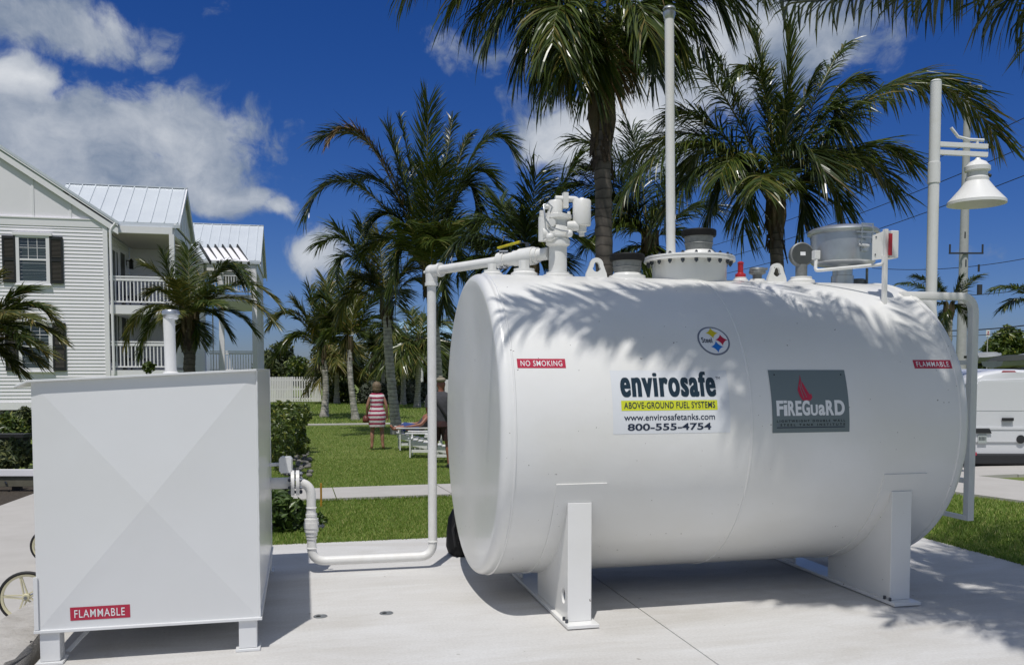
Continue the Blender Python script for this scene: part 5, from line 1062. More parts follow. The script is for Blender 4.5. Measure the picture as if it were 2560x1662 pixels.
# gable and roof: ridge runs away from the camera
YR = HY-.13; e0 = PY(296, 557, YR); e1 = PY(0, 364, YR); sl = (e1.z-e0.z)/(e1.x-e0.x); xr = e0.x-8.0; zr_ = e0.z+sl*(xr-e0.x); xl = 2*xr-e0.x
m = MB(); gb = PY(270, 552, HY).z; m.prism([(XC, HY+.02, gb), (xl+.4, HY+.02, gb), (xr, HY+.02, gb+abs(sl)*(XC-xr))], (0, .1, 0)); m.build('gable', 'siding', house, 0)
m = MB()
for u in (87, 180, -20):
    x = hx(u); zt = e0.z+sl*(x-e0.x)-.12; m.box(x-.035, x+.035, HY-.005, HY+.019, hz(545), zt)
m.build('batten', 'trim', house, 0)
m = MB(); th = .06; n_ = Vector((sl, 0, -1)).normalized()
def roof_slab(m, a, b, y0, y1, th=.06): m.prism([(a[0], y0, a[1]), (b[0], y0, b[1]), (b[0], y0, b[1]-th), (a[0], y0, a[1]-th)], (0, y1-y0, 0))
roof_slab(m, (e0.x, e0.z), (xr, zr_), YR, HY+16); roof_slab(m, (xl, e0.z), (xr, zr_), YR, HY+16)
for i in range(30):
    y = YR+.02+.5*i; m.bar((e0.x, y, e0.z+.015), (xr, y, zr_+.015), .03, .04)
rf = m.build('roof', 'roof', house, 0)
m = MB()
for (dz, w, yy) in ((-.075, .03, .0), (-.18, .20, .03)):
    m.prism([(e0.x-.02, YR+yy, e0.z+dz+.01), (xr, YR+yy, zr_+dz+.01), (xr, YR+yy, zr_+dz-w), (e0.x-.02, YR+yy, e0.z+dz-w)], (0, .03, 0))
m.build('rake_board', 'trim', rf, 0)
def ywall(z): return HY
# windows and shutters of the front wall
def window(u0, v0, u1, v1, capped=True, open_bottom=True):
    a, b = PY(u0, v1, HY), PY(u1, v0, HY); x0, x1, z0, z1 = a.x, b.x, a.z, b.z; w = x1-x0; h_ = z1-z0; t = .125*w
    m = MB(); y0, y1 = HY-.07, HY-.025
    m.box(x0, x0+t, y0, y1, z0, z1); m.box(x1-t, x1, y0, y1, z0, z1); m.box(x0+t, x1-t, y0, y1, z1-.07, z1); m.box(x0+t, x1-t, y0, y1, z0, z0+.11); m.box(x0-.02, x1+.02, y0-.04, y1, z0-.03, z0-.001)
    if capped: m.box(x0-.06, x1+.06, y0-.03, y1, z1+.001, z1+.10)
    wn_ = m.build('window', 'trim', house, 0, .004)
    zm = (z0+z1)/2+.02; m = MB(); m.box(x0+t, x1-t, y0+.025, y1-.001, zm-.03, zm+.03)
    wx = x1-x0-2*t
    for i in (1, 2): xx = x0+t+wx*i/3; m.box(xx-.008, xx+.008, y1-.012, y1-.002, zm+.03, z1-.07)
    zz = (zm+z1)/2; m.box(x0+t, x1-t, y1-.012, y1-.0025, zz-.008, zz+.008); m.build('sash', 'trim', wn_, 0)
    m = MB(); m.box(x0+t, x1-t, y1+.002, y1+.006, z0+.11, z1-.07); m.build('pane', 'glass', wn_, 0)
    m = MB(); z = z0+.14
    while z < z0+h_*.72: m.box(x0+t+.08, x1-t-.03, y1-.001, y1+.001, z, z+.022); z += .048
    m.build('blind', 'blind', wn_, 0); return x0, x1, z0, z1
def shutter(u0, v0, u1, v1):
    a, b = PY(u0, v1, HY), PY(u1, v0, HY); x0, x1, z0, z1 = a.x, b.x, a.z, b.z; m = MB(); f = .06
    m.box(x0, x0+f, HY-.075, HY-.03, z0, z1); m.box(x1-f, x1, HY-.075, HY-.03, z0, z1); zm = (z0+z1)/2
    for z in (z0, zm-.05, z1-.1): m.box(x0+f, x1-f, HY-.075, HY-.03, z, z+.1)
    s = m.build('shutter', 'shutter', house, 0); m = MB(); z = z0+.12
    m.box(x0+f, x1-f, HY-.034, HY-.031, z0+.1, z1-.1)
    while z < z1-.12:
        if abs(z-zm) > .07: m.prism([(x0+f, HY-.068, z), (x0+f, HY-.033, z+.03), (x0+f, HY-.033, z+.036), (x0+f, HY-.062, z)], (x1-x0-2*f, 0, 0))
        z += .042
    m.build('slats', 'slat', s, 0)
window(40, 591, 126, 711); shutter(8.5, 590, 39.5, 706); shutter(127, 593, 157.5, 709)
window(47, 808, 133, 928); shutter(16, 807, 46.5, 927); shutter(134.5, 807, 164.5, 927)
# gutter end and downspout on the corner
a, b = PY(289, 557, HY-.1), PY(276, 575, HY-.06); zb = hz(935)
m = MB(); m.tube(arc_path([(a.x, HY-.1, a.z), (b.x, HY-.08, b.z), (b.x+.02, HY-.08, zb)], .12, 5), .045, 10); m.build('downspout', 'trim', house, 40)
# porch wing: roof with ridge across, open porch on two levels
ZE = PY(432, 557, HY).z; XP = PY(432, 557, HY).x; YB = PZ(474, 605, ZE).y; YM = (HY+YB)/2; ZA = PX(456, 476, XP).z
ov = .22
def cross_roof(x0, x1, yf, yb, ze, za, parent):
    ym = (yf+yb)/2; m = MB()
    for (y0, y1) in ((yf, ym), (yb, ym)): m.prism([(x0, y0, ze), (x0, y1, za), (x0, y1, za-.08), (x0, y0, ze-.08)], (x1-x0, 0, 0))
    x = x0+.12
    while x < x1: m.bar((x, yf, ze+.012), (x, ym, za+.012), .03, .045); m.bar((x, yb, ze+.012), (x, ym, za+.012), .03, .045); x += .43
    m.box(x0, x1, ym-.07, ym+.07, za-.01, za+.03)
    m.box(x0, x1, yf-.03, yf+.03, ze-.16, ze-.06)
    return m.build('roof', 'roof', parent, 0)
X0r = PY(165, 470, YM).x
cross_roof(X0r, XP+ov, HY+.135, YB, ZE, ZA, house)
m = MB(); m.prism([(XP+.02, HY+.1, ZE-.05), (XP+.02, YB-.1, ZE-.05), (XP+.02, YM, ZA-.1)], (.06, 0, 0)); m.build('gable', 'trim', house, 0)
m = MB()
for i in range(1, 6):
    y = HY+(YB-HY)*i/6; m.box(XP+.081, XP+.10, y-.03, y+.03, ZE-.03, ZE+(ZA-ZE)*(1-abs(y-YM)/(YB-HY)*2)-.12)
m.prism([(XP+ov-.03, HY+.12, ZE-.02), (XP+ov-.03, YM, ZA-.02), (XP+ov-.03, YM, ZA-.22), (XP+ov-.03, HY+.12, ZE-.20)], (.03, 0, 0)); m.prism([(XP+ov-.03, YB+.05, ZE-.02), (XP+ov-.03, YM, ZA-.02), (XP+ov-.03, YM, ZA-.22), (XP+ov-.03, YB+.05, ZE-.20)], (.03, 0, 0)); m.build('batten', 'trim', house, 0)
ZB = hz(583, 350); zc = ZB+.02
m = MB(); m.box(XC+.02, XP-.02, HY+.0, HY+.16, ZB, ZE-.16); m.box(XP-.12, XP+.019, HY+.161, YB, ZB, ZE-.10); m.build('porch_beam', 'trim', house, 0)
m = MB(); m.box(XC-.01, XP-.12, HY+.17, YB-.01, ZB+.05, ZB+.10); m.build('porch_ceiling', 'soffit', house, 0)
zf1, zf0 = hz(763, 350), hz(785, 350)
m = MB(); m.box(XC+.02, XP+.05, HY+.0, YB, zf0, zf1); m.build('porch_floor', 'trim', house, 0)
zg = hz(925, 350); m = MB(); m.box(XC+.02, XP+.05, HY, YB, zg-.4, zg); m.build('porch_floor', 'trim', house, 0)
for y in (HY+.08, YB-.12):
    m = MB(); m.box(XP-.13, XP+.03, y-.08, y+.08, zf1, ZB-.001); m.box(XP-.16, XP+.06, y-.11, y+.11, zf1+.0, zf1+.12); p_ = m.build('porch_post', 'trim', house, 0)
    m = MB(); m.box(XP-.13, XP+.03, y-.08, y+.08, zg, zf0-.001); m.build('porch_post', 'trim', house, 0)
def railing(x0, x1, y, z0, h_=.98, alongx=True, y1=None):
    m = MB()
    if alongx:
        m.box(x0, x1, y-.04, y+.04, z0+h_-.05, z0+h_); m.box(x0, x1, y-.03, y+.03, z0+h_-.16, z0+h_-.08); m.box(x0, x1, y-.03, y+.03, z0+.09, z0+.14); x = x0+.06
        while x < x1-.03: m.box(x-.018, x+.018, y-.018, y+.018, z0+.14, z0+h_-.16); x += .118
    else:
        m.box(x0-.04, x0+.04, y, y1, z0+h_-.05, z0+h_); m.box(x0-.03, x0+.03, y, y1, z0+h_-.16, z0+h_-.08); m.box(x0-.03, x0+.03, y, y1, z0+.09, z0+.14); yy = y+.06
        while yy < y1-.03: m.box(x0-.018, x0+.018, yy-.018, yy+.018, z0+.14, z0+h_-.16); yy += .118
    return m.build('railing', 'trim', house, 0)
railing(XC+.03, XP-.14, HY+.08, zf1); railing(XC+.03, XP-.14, HY+.08, zg); railing(XP-.05, 0, HY+.2, zf1, alongx=False, y1=YB-.2); railing(XP-.05, 0, HY+.2, zg, alongx=False, y1=YB-.2)
# side wall of the house behind the porch, with doors, lamp and shutters
siding_x(HY+.13, YB, ZSK, ZE, XC-.14, house, mt='siding')
for z0 in (zf1, zg):
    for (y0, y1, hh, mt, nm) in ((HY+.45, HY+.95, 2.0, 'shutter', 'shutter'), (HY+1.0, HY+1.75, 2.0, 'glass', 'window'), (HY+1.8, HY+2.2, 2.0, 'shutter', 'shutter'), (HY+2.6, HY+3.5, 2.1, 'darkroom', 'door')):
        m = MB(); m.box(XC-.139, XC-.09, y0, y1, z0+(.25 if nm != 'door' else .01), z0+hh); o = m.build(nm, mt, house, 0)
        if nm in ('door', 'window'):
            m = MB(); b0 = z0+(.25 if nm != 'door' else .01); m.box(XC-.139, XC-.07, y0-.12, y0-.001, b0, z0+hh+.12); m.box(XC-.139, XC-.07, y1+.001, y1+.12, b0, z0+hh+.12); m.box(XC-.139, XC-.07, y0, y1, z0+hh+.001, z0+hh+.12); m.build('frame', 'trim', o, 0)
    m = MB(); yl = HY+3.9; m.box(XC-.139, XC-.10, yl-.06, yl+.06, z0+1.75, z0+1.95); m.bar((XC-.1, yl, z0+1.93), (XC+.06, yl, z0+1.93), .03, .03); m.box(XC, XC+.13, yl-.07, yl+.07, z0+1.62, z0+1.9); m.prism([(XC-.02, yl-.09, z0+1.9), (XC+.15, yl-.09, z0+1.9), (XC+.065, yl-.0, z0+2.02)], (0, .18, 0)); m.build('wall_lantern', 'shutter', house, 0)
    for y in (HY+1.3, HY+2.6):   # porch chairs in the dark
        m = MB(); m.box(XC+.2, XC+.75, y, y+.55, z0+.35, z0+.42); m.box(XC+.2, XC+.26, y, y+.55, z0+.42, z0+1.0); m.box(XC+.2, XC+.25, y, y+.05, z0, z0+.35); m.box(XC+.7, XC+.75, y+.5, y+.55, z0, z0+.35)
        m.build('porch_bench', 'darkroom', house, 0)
# rear wing, further away and further to the right
cf = PZ(640, 652, ZE); X2, Y2 = cf.x, cf.y; Y3 = PZ(654, 692, ZE).y; YM2 = (Y2+Y3)/2; ZA2 = PX(648, 566, X2).z
XW = X2-.9
siding(XC-.13, PY(470, 700, YB).x, ZSK, ZE, YB+.02, house)
m = MB(); xw1 = PY(470, 700, YB).x; m.box(xw1, xw1+.14, YB-.03, YB+.14, ZSK, ZE); m.build('trim', 'trim', house, 0)
siding_x(YB+.16, Y2+.6, ZSK, ZE, xw1, house)
cross_roof(PY(440, 560, YM2).x-1, X2+ov, Y2-.05, Y3, ZE, ZA2, house)
m = MB(); m.prism([(X2+.02, Y2+.1, ZE-.05), (X2+.02, Y3-.1, ZE-.05), (X2+.02, YM2, ZA2-.1)], (.06, 0, 0)); m.prism([(X2+ov-.03, Y2-.08, ZE-.02), (X2+ov-.03, YM2, ZA2-.02), (X2+ov-.03, YM2, ZA2-.25), (X2+ov-.03, Y2-.08, ZE-.24)], (.03, 0, 0)); m.prism([(X2+ov-.03, Y3+.05, ZE-.02), (X2+ov-.03, YM2, ZA2-.02), (X2+ov-.03, YM2, ZA2-.25), (X2+ov-.03, Y3+.05, ZE-.24)], (.03, 0, 0)); m.build('gable', 'trim', house, 0)
za_ = hz(735, 570, Y2); zg2 = hz(925, 570, Y2)-.1
m = MB(); m.box(xw1+.15, X2+.05, Y2, Y3, za_-.32, za_-.02); m.build('porch_floor', 'trim', house, 0)
m = MB(); m.box(xw1+.15, X2+.05, Y2, Y3, zg2-.4, zg2); m.build('porch_floor', 'trim', house, 0)
m = MB(); m.box(xw1+.15, X2-.02, Y2+.0, Y2+.18, ZE-.5, ZE-.16); m.box(X2-.14, X2+.019, Y2+.181, Y3, ZE-.5, ZE-.1); m.build('porch_beam', 'trim', house, 0)
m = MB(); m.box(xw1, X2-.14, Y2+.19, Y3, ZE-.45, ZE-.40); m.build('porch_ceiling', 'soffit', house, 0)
siding(xw1+.16, X2-2.2, ZSK, ZE-.5, Y2+2.6, house, mt='siding')
for (x, y) in ((X2-1.55, Y2+.1), (X2-.1, Y2+.1), (X2-.1, Y3-.15), (X2-.1, YM2)):
    for (z0, z1) in ((zg2, za_-.321), (za_-.019, ZE-.501)):
        m = MB(); m.box(x-.11, x+.11, y-.11, y+.11, z0, z1); m.build('porch_post', 'trim', house, 0)
railing(xw1+.2, X2-.22, Y2+.1, za_); railing(xw1+.2, X2-.22, Y2+.1, zg2)
for i in range(4):
    x = xw1+.5+i*.95
    if x < X2-2.6:
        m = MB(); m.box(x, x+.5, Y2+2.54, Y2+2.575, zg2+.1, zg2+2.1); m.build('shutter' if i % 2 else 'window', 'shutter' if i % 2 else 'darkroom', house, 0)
# lean-to trellis roof with rafter tails in front of the rear wing
pa, pb_ = PY(505, 622, Y2-.6), PY(598, 622, Y2-.6); qa, qb = PY(560, 668, Y2-2.4), PY(640, 660, Y2-2.2)
m = MB(); m.prism([tuple(pa), tuple(pb_), (pb_.x+.5, Y2-2.0, qb.z+.1), (pa.x+.5, Y2-2.0, qb.z+.1)], (0, 0, .04)); tr_ = m.build('porch_canopy', 'trim', house, 0)
m = MB()
for i in range(6):
    t = i/5; s_ = pa.lerp(pb_, t); m.bar((s_.x-.1, s_.y+.15, s_.z+.16), (s_.x+.5, Y2-2.05, qb.z+.02), .05, .14)
m.build('rafter', 'shutter', tr_, 0)

# ------------------------------------------------------------------ fences
def picket_fence(u0, u1, v_top, v_bot, label, breaks):
    a, b = G(u0, v_bot), G(u1, v_bot); y = (a.y+b.y)/2; x0, x1 = a.x, b.x; zt = PY((u0+u1)/2, v_top, y).z; z0 = terrain(y)
    f = thing('picket_fence', ((x0+x1)/2, y, z0), label, 'fence'); m = MB(); x = x0; i = 0
    while x < x1:
        w = .085
        m.add([(x, y-.02, z0), (x+w, y-.02, z0), (x+w, y-.02, zt-.05), (x+w/2, y-.02, zt), (x, y-.02, zt-.05), (x, y, z0), (x+w, y, z0), (x+w, y, zt-.05), (x+w/2, y, zt), (x, y, zt-.05)], [(0, 1, 2, 3, 4), (9, 8, 7, 6, 5), (0, 4, 9, 5), (1, 6, 7, 2), (4, 3, 8, 9), (3, 2, 7, 8)]); x += .098 if not (breaks and .48 < (x-x0)/(x1-x0) < .82) else .15
    m.build('pickets', 'trim', f, 0); m = MB()
    for t in (.12, .5, .86): z = z0+(zt-z0)*t; m.box(x0, x1, y+.001, y+.05, z-.05, z+.05)
    m.build('rails', 'trim', f, 0)
    for x in (x0+.05, (x0+x1)/2, x1-.05):
        m = MB(); m.box(x-.06, x+.06, y+.085, y+.2, z0, zt-.02); m.build('post', 'trim', f, 0)
picket_fence(660, 803, 941, 1004, 'white picket fence panel between the square tank and the leaning palm', True)
picket_fence(1112, 1190, 948, 1004, 'white picket fence piece behind the cap of the standing man', False)
# low rail and timber beam beside the walk at the left edge
d_ = 13.4; a, b = PD(-120, 1181, d_), PD(120, 1181, d_); k = d_/F_PX
fn = thing('low_rail_fence', ((a.x+b.x)/2, (a.y+b.y)/2, -.3), 'low fence of a white top rail over a weathered timber beam at the left edge', 'fence')
dv = (b-a).normalized(); dv.z = 0
m = MB(); m.bar((a.x, a.y, a.z), (b.x, b.y, a.z), .05, 17*k); m.build('top_rail', 'trim', fn, 0, .004)
m = MB(); m.bar((a.x+.02, a.y+.05, a.z-23*k), (b.x+.02, b.y+.05, a.z-23*k), .1, 25*k); m.build('beam', 'timber', fn, 0, .006)
m = MB(); m.cyl(PD(13, 1204, d_-.06), PD(13, 1204, d_+.02), .012, n=8); m.cyl(PD(16, 1207, d_-.06), PD(16, 1207, d_+.02), .012, n=8); m.build('bolt', 'bolt', fn, 0)
for u in (-90, 40, 110):
    p = PD(u, 1210, d_+.15); m = MB(); m.box(p.x-.06, p.x+.06, p.y-.0, p.y+.12, -.4, a.z+.02); m.build('post', 'deckdark', fn, 0)
m = MB(); p = PD(-100, 1088, 15.5); q = PD(70, 1088, 15.5); m.bar((p.x, p.y, p.z), (q.x, q.y, p.z), .3, .06); m.bar((p.x, p.y+.1, p.z-.25), (q.x, q.y+.1, p.z-.25), .04, .5); tag(m.build('planter_edge', 'deckdark', None, 0, origin=((p.x+q.x)/2, p.y, -.3)), 'dark planter edging among the shrubs at the left edge', 'planter')

# ------------------------------------------------------------------ lamp post, utility pole, cables
d = 13.0; k = d/F_PX; b0 = PD(2318, 1100, d); zt = PD(2333, 210, d).z; bx, by = PD(2332, 560, d).x, PD(2332, 560, d).y
lp = thing('lamp_post', (bx, by, terrain(by)), 'white lamp post with bell-shaped shade hanging from a double arm', 'lamp post')
zc0, zc1 = PD(2330, 460, d).z, PD(2330, 408, d).z
m = MB(); m.cyl((bx, by, terrain(by)-.1), (bx, by, zt), .078, .076, 28); m.lathe([(.078, zt-.001), (.08, zt), (.06, zt+.02), (0, zt+.025)], (bx, by, 0), 'z', 28); m.build('pole', 'paint', lp, 40)
m = MB(); m.lathe([(.08, zc0), (.086, zc0+.005), (.086, zc1-.005), (.08, zc1)], (bx, by, 0), 'z', 28); m.build('collar', 'paint', lp, 30)
rv = Vector((math.cos(YAW), -math.sin(YAW), 0)); c = Vector((bx, by, 0))
for v in (366, 386):
    z = PD(2400, v, d).z; m = MB(); m.bar(c+rv*.07+Vector((0, 0, z+.015)), c+rv*(132*k)+Vector((0, 0, z-.02)), .05, .068); m.build('arm', 'paint', lp, 0, .004)
m = MB(); zz = PD(2440, 352, d).z; m.tube([c+rv*(40*k)+Vector((0, 0, zz+.17)), c+rv*(58*k)+Vector((0, 0, zz+.04)), c+rv*(85*k)+Vector((0, 0, zz)), c+rv*(122*k)+Vector((0, 0, zz-.01))], .022, 10); m.cyl(c+rv*(106*k)+Vector((0, 0, zz-.11)), c+rv*(106*k)+Vector((0, 0, zz)), .02, n=10); m.build('bracket', 'paint', lp, 40)
sc = c+rv*(108*k); zv = lambda v: PD(2440, v, d).z; R0 = 68*k
prof = [(R0, zv(512)), (R0*.995, zv(505)), (R0*.80, zv(490)), (R0*.60, zv(474)), (R0*.42, zv(457)), (27*k, zv(455)), (27*k, zv(447)), (24*k, zv(444)), (24*k, zv(432)), (30*k, zv(429)), (30*k, zv(419)), (26*k, zv(416)), (20*k, zv(408)), (8*k, zv(402)), (5*k, zv(397)), (0, zv(396))]
m = MB(); m.lathe(prof, sc, 'z', 44, cap=False); m.lathe([(R0, zv(512)), (R0*.985, zv(511)), (R0*.78, zv(491)), (R0*.58, zv(476)), (R0*.3, zv(459)), (0, zv(459))], sc, 'z', 44, cap=False); m.build('lamp_shade', 'paint', lp, 30)
m = MB(); m.lathe([(0, zv(500)), (.07, zv(496)), (.10, zv(480)), (.05, zv(468))], sc, 'z', 20); m.build('bulb', 'glass', lp, 50)
d = 45.0; k = d/F_PX; pt = PD(2420, 208, d); bs = ground_pt(2412, 900, d); px_, py_ = pt.x, pt.y
up_ = thing('utility_pole', (px_, py_, bs.z), 'tall pale utility pole carrying power cables beyond the ladder', 'utility pole')
m = MB(); m.tube([(px_, py_, bs.z-.2), (px_, py_, PD(2415, 600, d).z), (px_, py_, pt.z)], [.26, .21, .15], 20); m.build('pole', 'pole', up_, 40)
m = MB(); m.bar(Vector((px_, py_, zt_ := PD(0, 217, d).z))+rv*0, Vector((px_, py_, zt_))+rv*(33*k), .12, .12); m.cyl(Vector((px_, py_, zt_))+rv*(33*k)+Vector((0, 0, -.2)), Vector((px_, py_, zt_))+rv*(33*k), .06, n=8); m.build('crossarm', 'pole', up_, 0)
for v in (292, 363, 434):
    z = PD(2450, v, d).z; m = MB(); m.bar(Vector((px_, py_, z))+rv*.1, Vector((px_, py_, z))+rv*(58*k), .12, .10); m.ball(Vector((px_, py_, z-.05))+rv*(60*k), .10, 8, 6); m.build('insulator_arm', 'poledark', up_, 0)
z = PD(2410, 632, d).z; m = MB(); m.bar(Vector((px_, py_-.25, z))-rv*(46*k), Vector((px_, py_-.25, z))+rv*(40*k), .07, .08); 
for s in (-44, 38): m.cyl(Vector((px_, py_-.25, z))+rv*(s*k), Vector((px_, py_-.25, z+.45))+rv*(s*k), .045, n=8)
m.build('crossarm', 'poledark', up_, 0)
for (u, v, w, h_) in ((2436, 672, 5, 9), (2438, 725, 12, 12), (2402, 590, 3, 8), (2404, 660, 3, 9)):
    q = PD(u, v, d); m = MB(); m.cyl((q.x, q.y-.3, q.z-h_*k), (q.x, q.y-.3, q.z+h_*k), w*k*.5, n=10); m.build('transformer', 'poledark', up_, 40)
def cable(lab, a, b, sag, r=.022, pts=24):
    P = [a.lerp(b, i/pts)-Vector((0, 0, sag*4*(i/pts)*(1-i/pts))) for i in range(pts+1)]; m = MB(); m.tube(P, r, 5); tag(m.build('power_cable', 'wire', None, 60, origin=a), lab, 'cable', 'overhead power cables')
names = ('topmost overhead power cable on the insulator arms', 'middle overhead power cable on the insulator arms', 'lowest overhead power cable on the insulator arms')
for (v, lab) in zip((292, 363, 434), names):
    z = PD(2450, v, d).z; P = Vector((px_, py_, z))+rv*(60*k); q = Vector((1280, 0, 0)); e = PD(2480-900, v+ (925-v)*.58, 96); r_ = PD(2680, v-(925-v)*.085, 39.5)
    cable(lab, r_, e, 1.2)
for (v, lab) in ((640, 'upper thin cable crossing the utility pole low down'), (722, 'lower thin cable crossing the utility pole low down'), (806, 'thick bundled cable running level behind the ladder rail'), (820, 'thin cable just under the thick bundled cable')):
    cable(lab, PD(2650, v-(12 if v < 800 else 6), 44), PD(2180, v+(30 if v < 700 else 8), 52), .4, .03 if v == 806 else .018)
d = 60; q = PD(2470, 833, d); bs = ground_pt(2470, 930, d); t = thing('road_sign', (q.x, q.y, bs.z), 'small white road sign on a thin post beside the round green tree', 'sign')
m = MB(); m.cyl((q.x, q.y+.03, bs.z), (q.x, q.y+.03, q.z), .03, n=8); m.build('post', 'pole', t, 0); m = MB(); m.box(q.x-.15, q.x+.15, q.y-.01, q.y+.01, q.z-.22, q.z+.22); sg = m.build('panel', 'white_vinyl', t, 0)
m = MB(); m.box(q.x-.09, q.x+.09, q.y-.014, q.y-.0105, q.z-.12, q.z-.03); m.box(q.x-.05, q.x+.07, q.y-.014, q.y-.0105, q.z+.02, q.z+.12); m.build('marking', 'red', sg, 0)
# slim lamp pole far across the lawn
pb = G(1055, 1004); d = float((np.array(pb)-_C)@_F); t = thing('slim_lamp_pole', pb, 'slim white lamp pole between the far palms', 'lamp post'); z1 = PD(1052, 845, d).z
m = MB(); m.cyl(pb-Vector((0, 0, .1)), (pb.x, pb.y, z1), .10, .07, 14); m.lathe([(.26, pb.z), (.26, pb.z+.25), (.14, pb.z+.4)], (pb.x, pb.y, 0), 'z', 14); m.build('pole', 'paint', t, 40)
m = MB(); m.lathe([(.05, z1-.05), (.22, z1+.02), (.22, z1+.06), (.08, z1+.45), (0, z1+.5)], (pb.x, pb.y, 0), 'z', 16); m.build('lamp_head', 'paint', t, 40)
# far house with a pale blue tin roof
d = 78; a, b = PD(1020, 852, d), PD(1200, 852, d); z1 = PD(1080, 815, d).z; y = a.y
t = thing('far_house', ((a.x+b.x)/2, y, -.35), 'far house with a pale blue tin roof and grey walls between the palm trunks', 'house')
m = MB(); m.box(a.x, b.x, y+.5, y+8, -.5, a.z+.05); m.build('wall', 'greywall', t, 0)
m = MB(); m.prism([(a.x-.4, y, a.z), (a.x-.4, y+8.5, a.z), (a.x-.4, y+4.2, z1+.6)], (b.x-a.x+.8, 0, 0))
for i in range(20): m.bar((a.x-.3+i*.4, y-.02, a.z+.05), (a.x-.3+i*.4, y+4.2, z1+.65), .05, .05)
m.build('roof', 'bluetin', t, 0)
m = MB(); m.box(b.x-2.6, b.x-1.6, y+.44, y+.49, a.z-1.5, a.z-.5); m.build('window', 'glass', t, 0)

# ------------------------------------------------------------------ white van on the road, seen from behind
d = 15.7; PPM = F_PX/d; pg = PD(2535, 1182, d); zg_ = PD(2535, 1184, d).z; fwd = Vector((math.sin(YAW+.02), math.cos(YAW+.02), 0)); rgt = Vector((fwd.y, -fwd.x, 0))
vo = Vector((pg.x, pg.y, zg_)); van = thing('white_van', vo, 'white panel van parked on the road beyond the ladder, seen from behind', 'van')
def VL(x, y, z): return vo+rgt*x+fwd*y+Vector((0, 0, z))
def vz(v): return PD(2535, v, d).z-zg_
def vx(u): return (u-2535)/PPM
secs = [(.0, .93, -.02), (.015, .965, 0), (.05, .985, .015), (.12, 1.0, .03), (1.9, 1.0, .04), (3.0, .99, .02), (3.75, .94, -.75), (4.3, .85, -.95)]
m = MB(); prof_ = [(-.90, .30), (-.915, .45), (-.915, .80), (-.905, 1.05), (-.845, vz(1000)), (-.79, vz(960)), (-.72, vz(945)), (-.58, vz(936)), (-.3, vz(929)), (0, vz(927)), (.3, vz(929)), (.58, vz(936)), (.72, vz(945)), (.79, vz(960)), (.845, vz(1000)), (.905, 1.05), (.915, .80), (.915, .45), (.90, .30)]
n = len(prof_); vs = []
for (y, w, dz) in secs:
    for (x, z) in prof_:
        zz = z+(dz if z > 1.3 else dz*.2 if z > 1.0 and dz < 0 else 0); vs.append(VL(x*w, y, max(.3, zz)))
fs = [(i*n+j, i*n+j+1, (i+1)*n+j+1, (i+1)*n+j) for i in range(len(secs)-1) for j in range(n-1)]+[tuple(range(n-1, -1, -1)), tuple((len(secs)-1)*n+j for j in range(n))]+[(i*n, (i+1)*n, (i+1)*n+n-1, i*n+n-1) for i in range(len(secs)-1)]
m.add(vs, fs); m.build('body', 'van', van, 35)
def vpan(name, pts, depth, mt, parent, y0=-.002, sm=0, bev=0.0):
    m = MB(); m.prism([VL(x, y0, z) for x, z in pts], -fwd*depth); return m.build(name, mt, parent, sm, bev)
for (s, nm) in ((-1, 'left'), (1, 'right')):
    x0, x1 = (-.80, .30) if s < 0 else (.324, .80)
    dpts = [(x0, .56), (x1, .56), (x1, vz(946)), (x0*.78, vz(950)), (x0*.90, vz(962))] if s < 0 else [(x0, .56), (x1, .56), (x1*.90, vz(962)), (x1*.78, vz(950)), (x0, vz(946))]
    dr_ = vpan('rear_door', dpts, .022, 'van', van, -.001, 0, .006)
    wpts = [(x0*.93 if s < 0 else x0+.05, vz(1026)), (x1-.05 if s < 0 else x1*.93, vz(1026)), (x1-.05 if s < 0 else x1*.85, vz(953)), (x0*.85 if s < 0 else x0+.05, vz(953))]
    vpan('blank_panel', wpts, .005, 'van', dr_, -.0235, 0, .002)
    m = MB(); m.prism([VL(x0*.98 if s < 0 else x0, -.0235, vz(1073)), VL(x1 if s < 0 else x1*.98, -.0235, vz(1073)), VL(x1 if s < 0 else x1*.98, -.0235, vz(1066)), VL(x0*.98 if s < 0 else x0, -.0235, vz(1066))], -fwd*.012); m.build('crease', 'van', dr_, 0, .003)
m = MB(); c_ = VL(vx(2512), -.024, vz(1050)); m.prism([c_+rgt*x+Vector((0, 0, z)) for x, z in ((-.10, .035), (.10, .035), (.105, .0), (.06, -.09), (-.06, -.09), (-.105, 0))], -fwd*.008); hd = m.build('handle_recess', 'vanglass', van, 0, .003)
m = MB(); m.bar(c_+rgt*-.10-fwd*.03+Vector((0, 0, .02)), c_+rgt*.10-fwd*.03+Vector((0, 0, .02)), .03, .055); m.build('handle', 'bumper', hd, 0, .006)
m = MB(); m.lathe([(.075, 0), (.075, .012), (.03, .02), (0, .02)], VL(vx(2547), -.024, vz(1097)), -fwd, 16); m.build('lock_cover', 'bumper', van, 40)
vpan('plate_light_bar', [(vx(2432), vz(1082)), (vx(2474), vz(1082)), (vx(2468), vz(1070)), (vx(2432), vz(1070))], .03, 'bumper', van, -.024, 0, .005)
pl = vpan('licence_plate', [(vx(2441), vz(1107)), (vx(2463), vz(1107)), (vx(2463), vz(1085)), (vx(2441), vz(1085))], .008, 'plate', van, -.026)
m = MB()
for i in range(4): m.box(0, 0, 0, 0, 0, 0)
m = MB()
for i in range(5): xx = vx(2444)+i*.024; m.prism([VL(xx, -.0345, vz(1100)), VL(xx+.014, -.0345, vz(1100)), VL(xx+.014, -.0345, vz(1091)), VL(xx, -.0345, vz(1091))], -fwd*.001)
m.build('lettering', 'bolt', pl, 0)
vpan('bumper', [(-.90, .17), (.90, .17), (.915, .30), (.915, vz(1133)), (-.915, vz(1133)), (-.915, .30)], .12, 'bumper', van, .05, 0, .03)
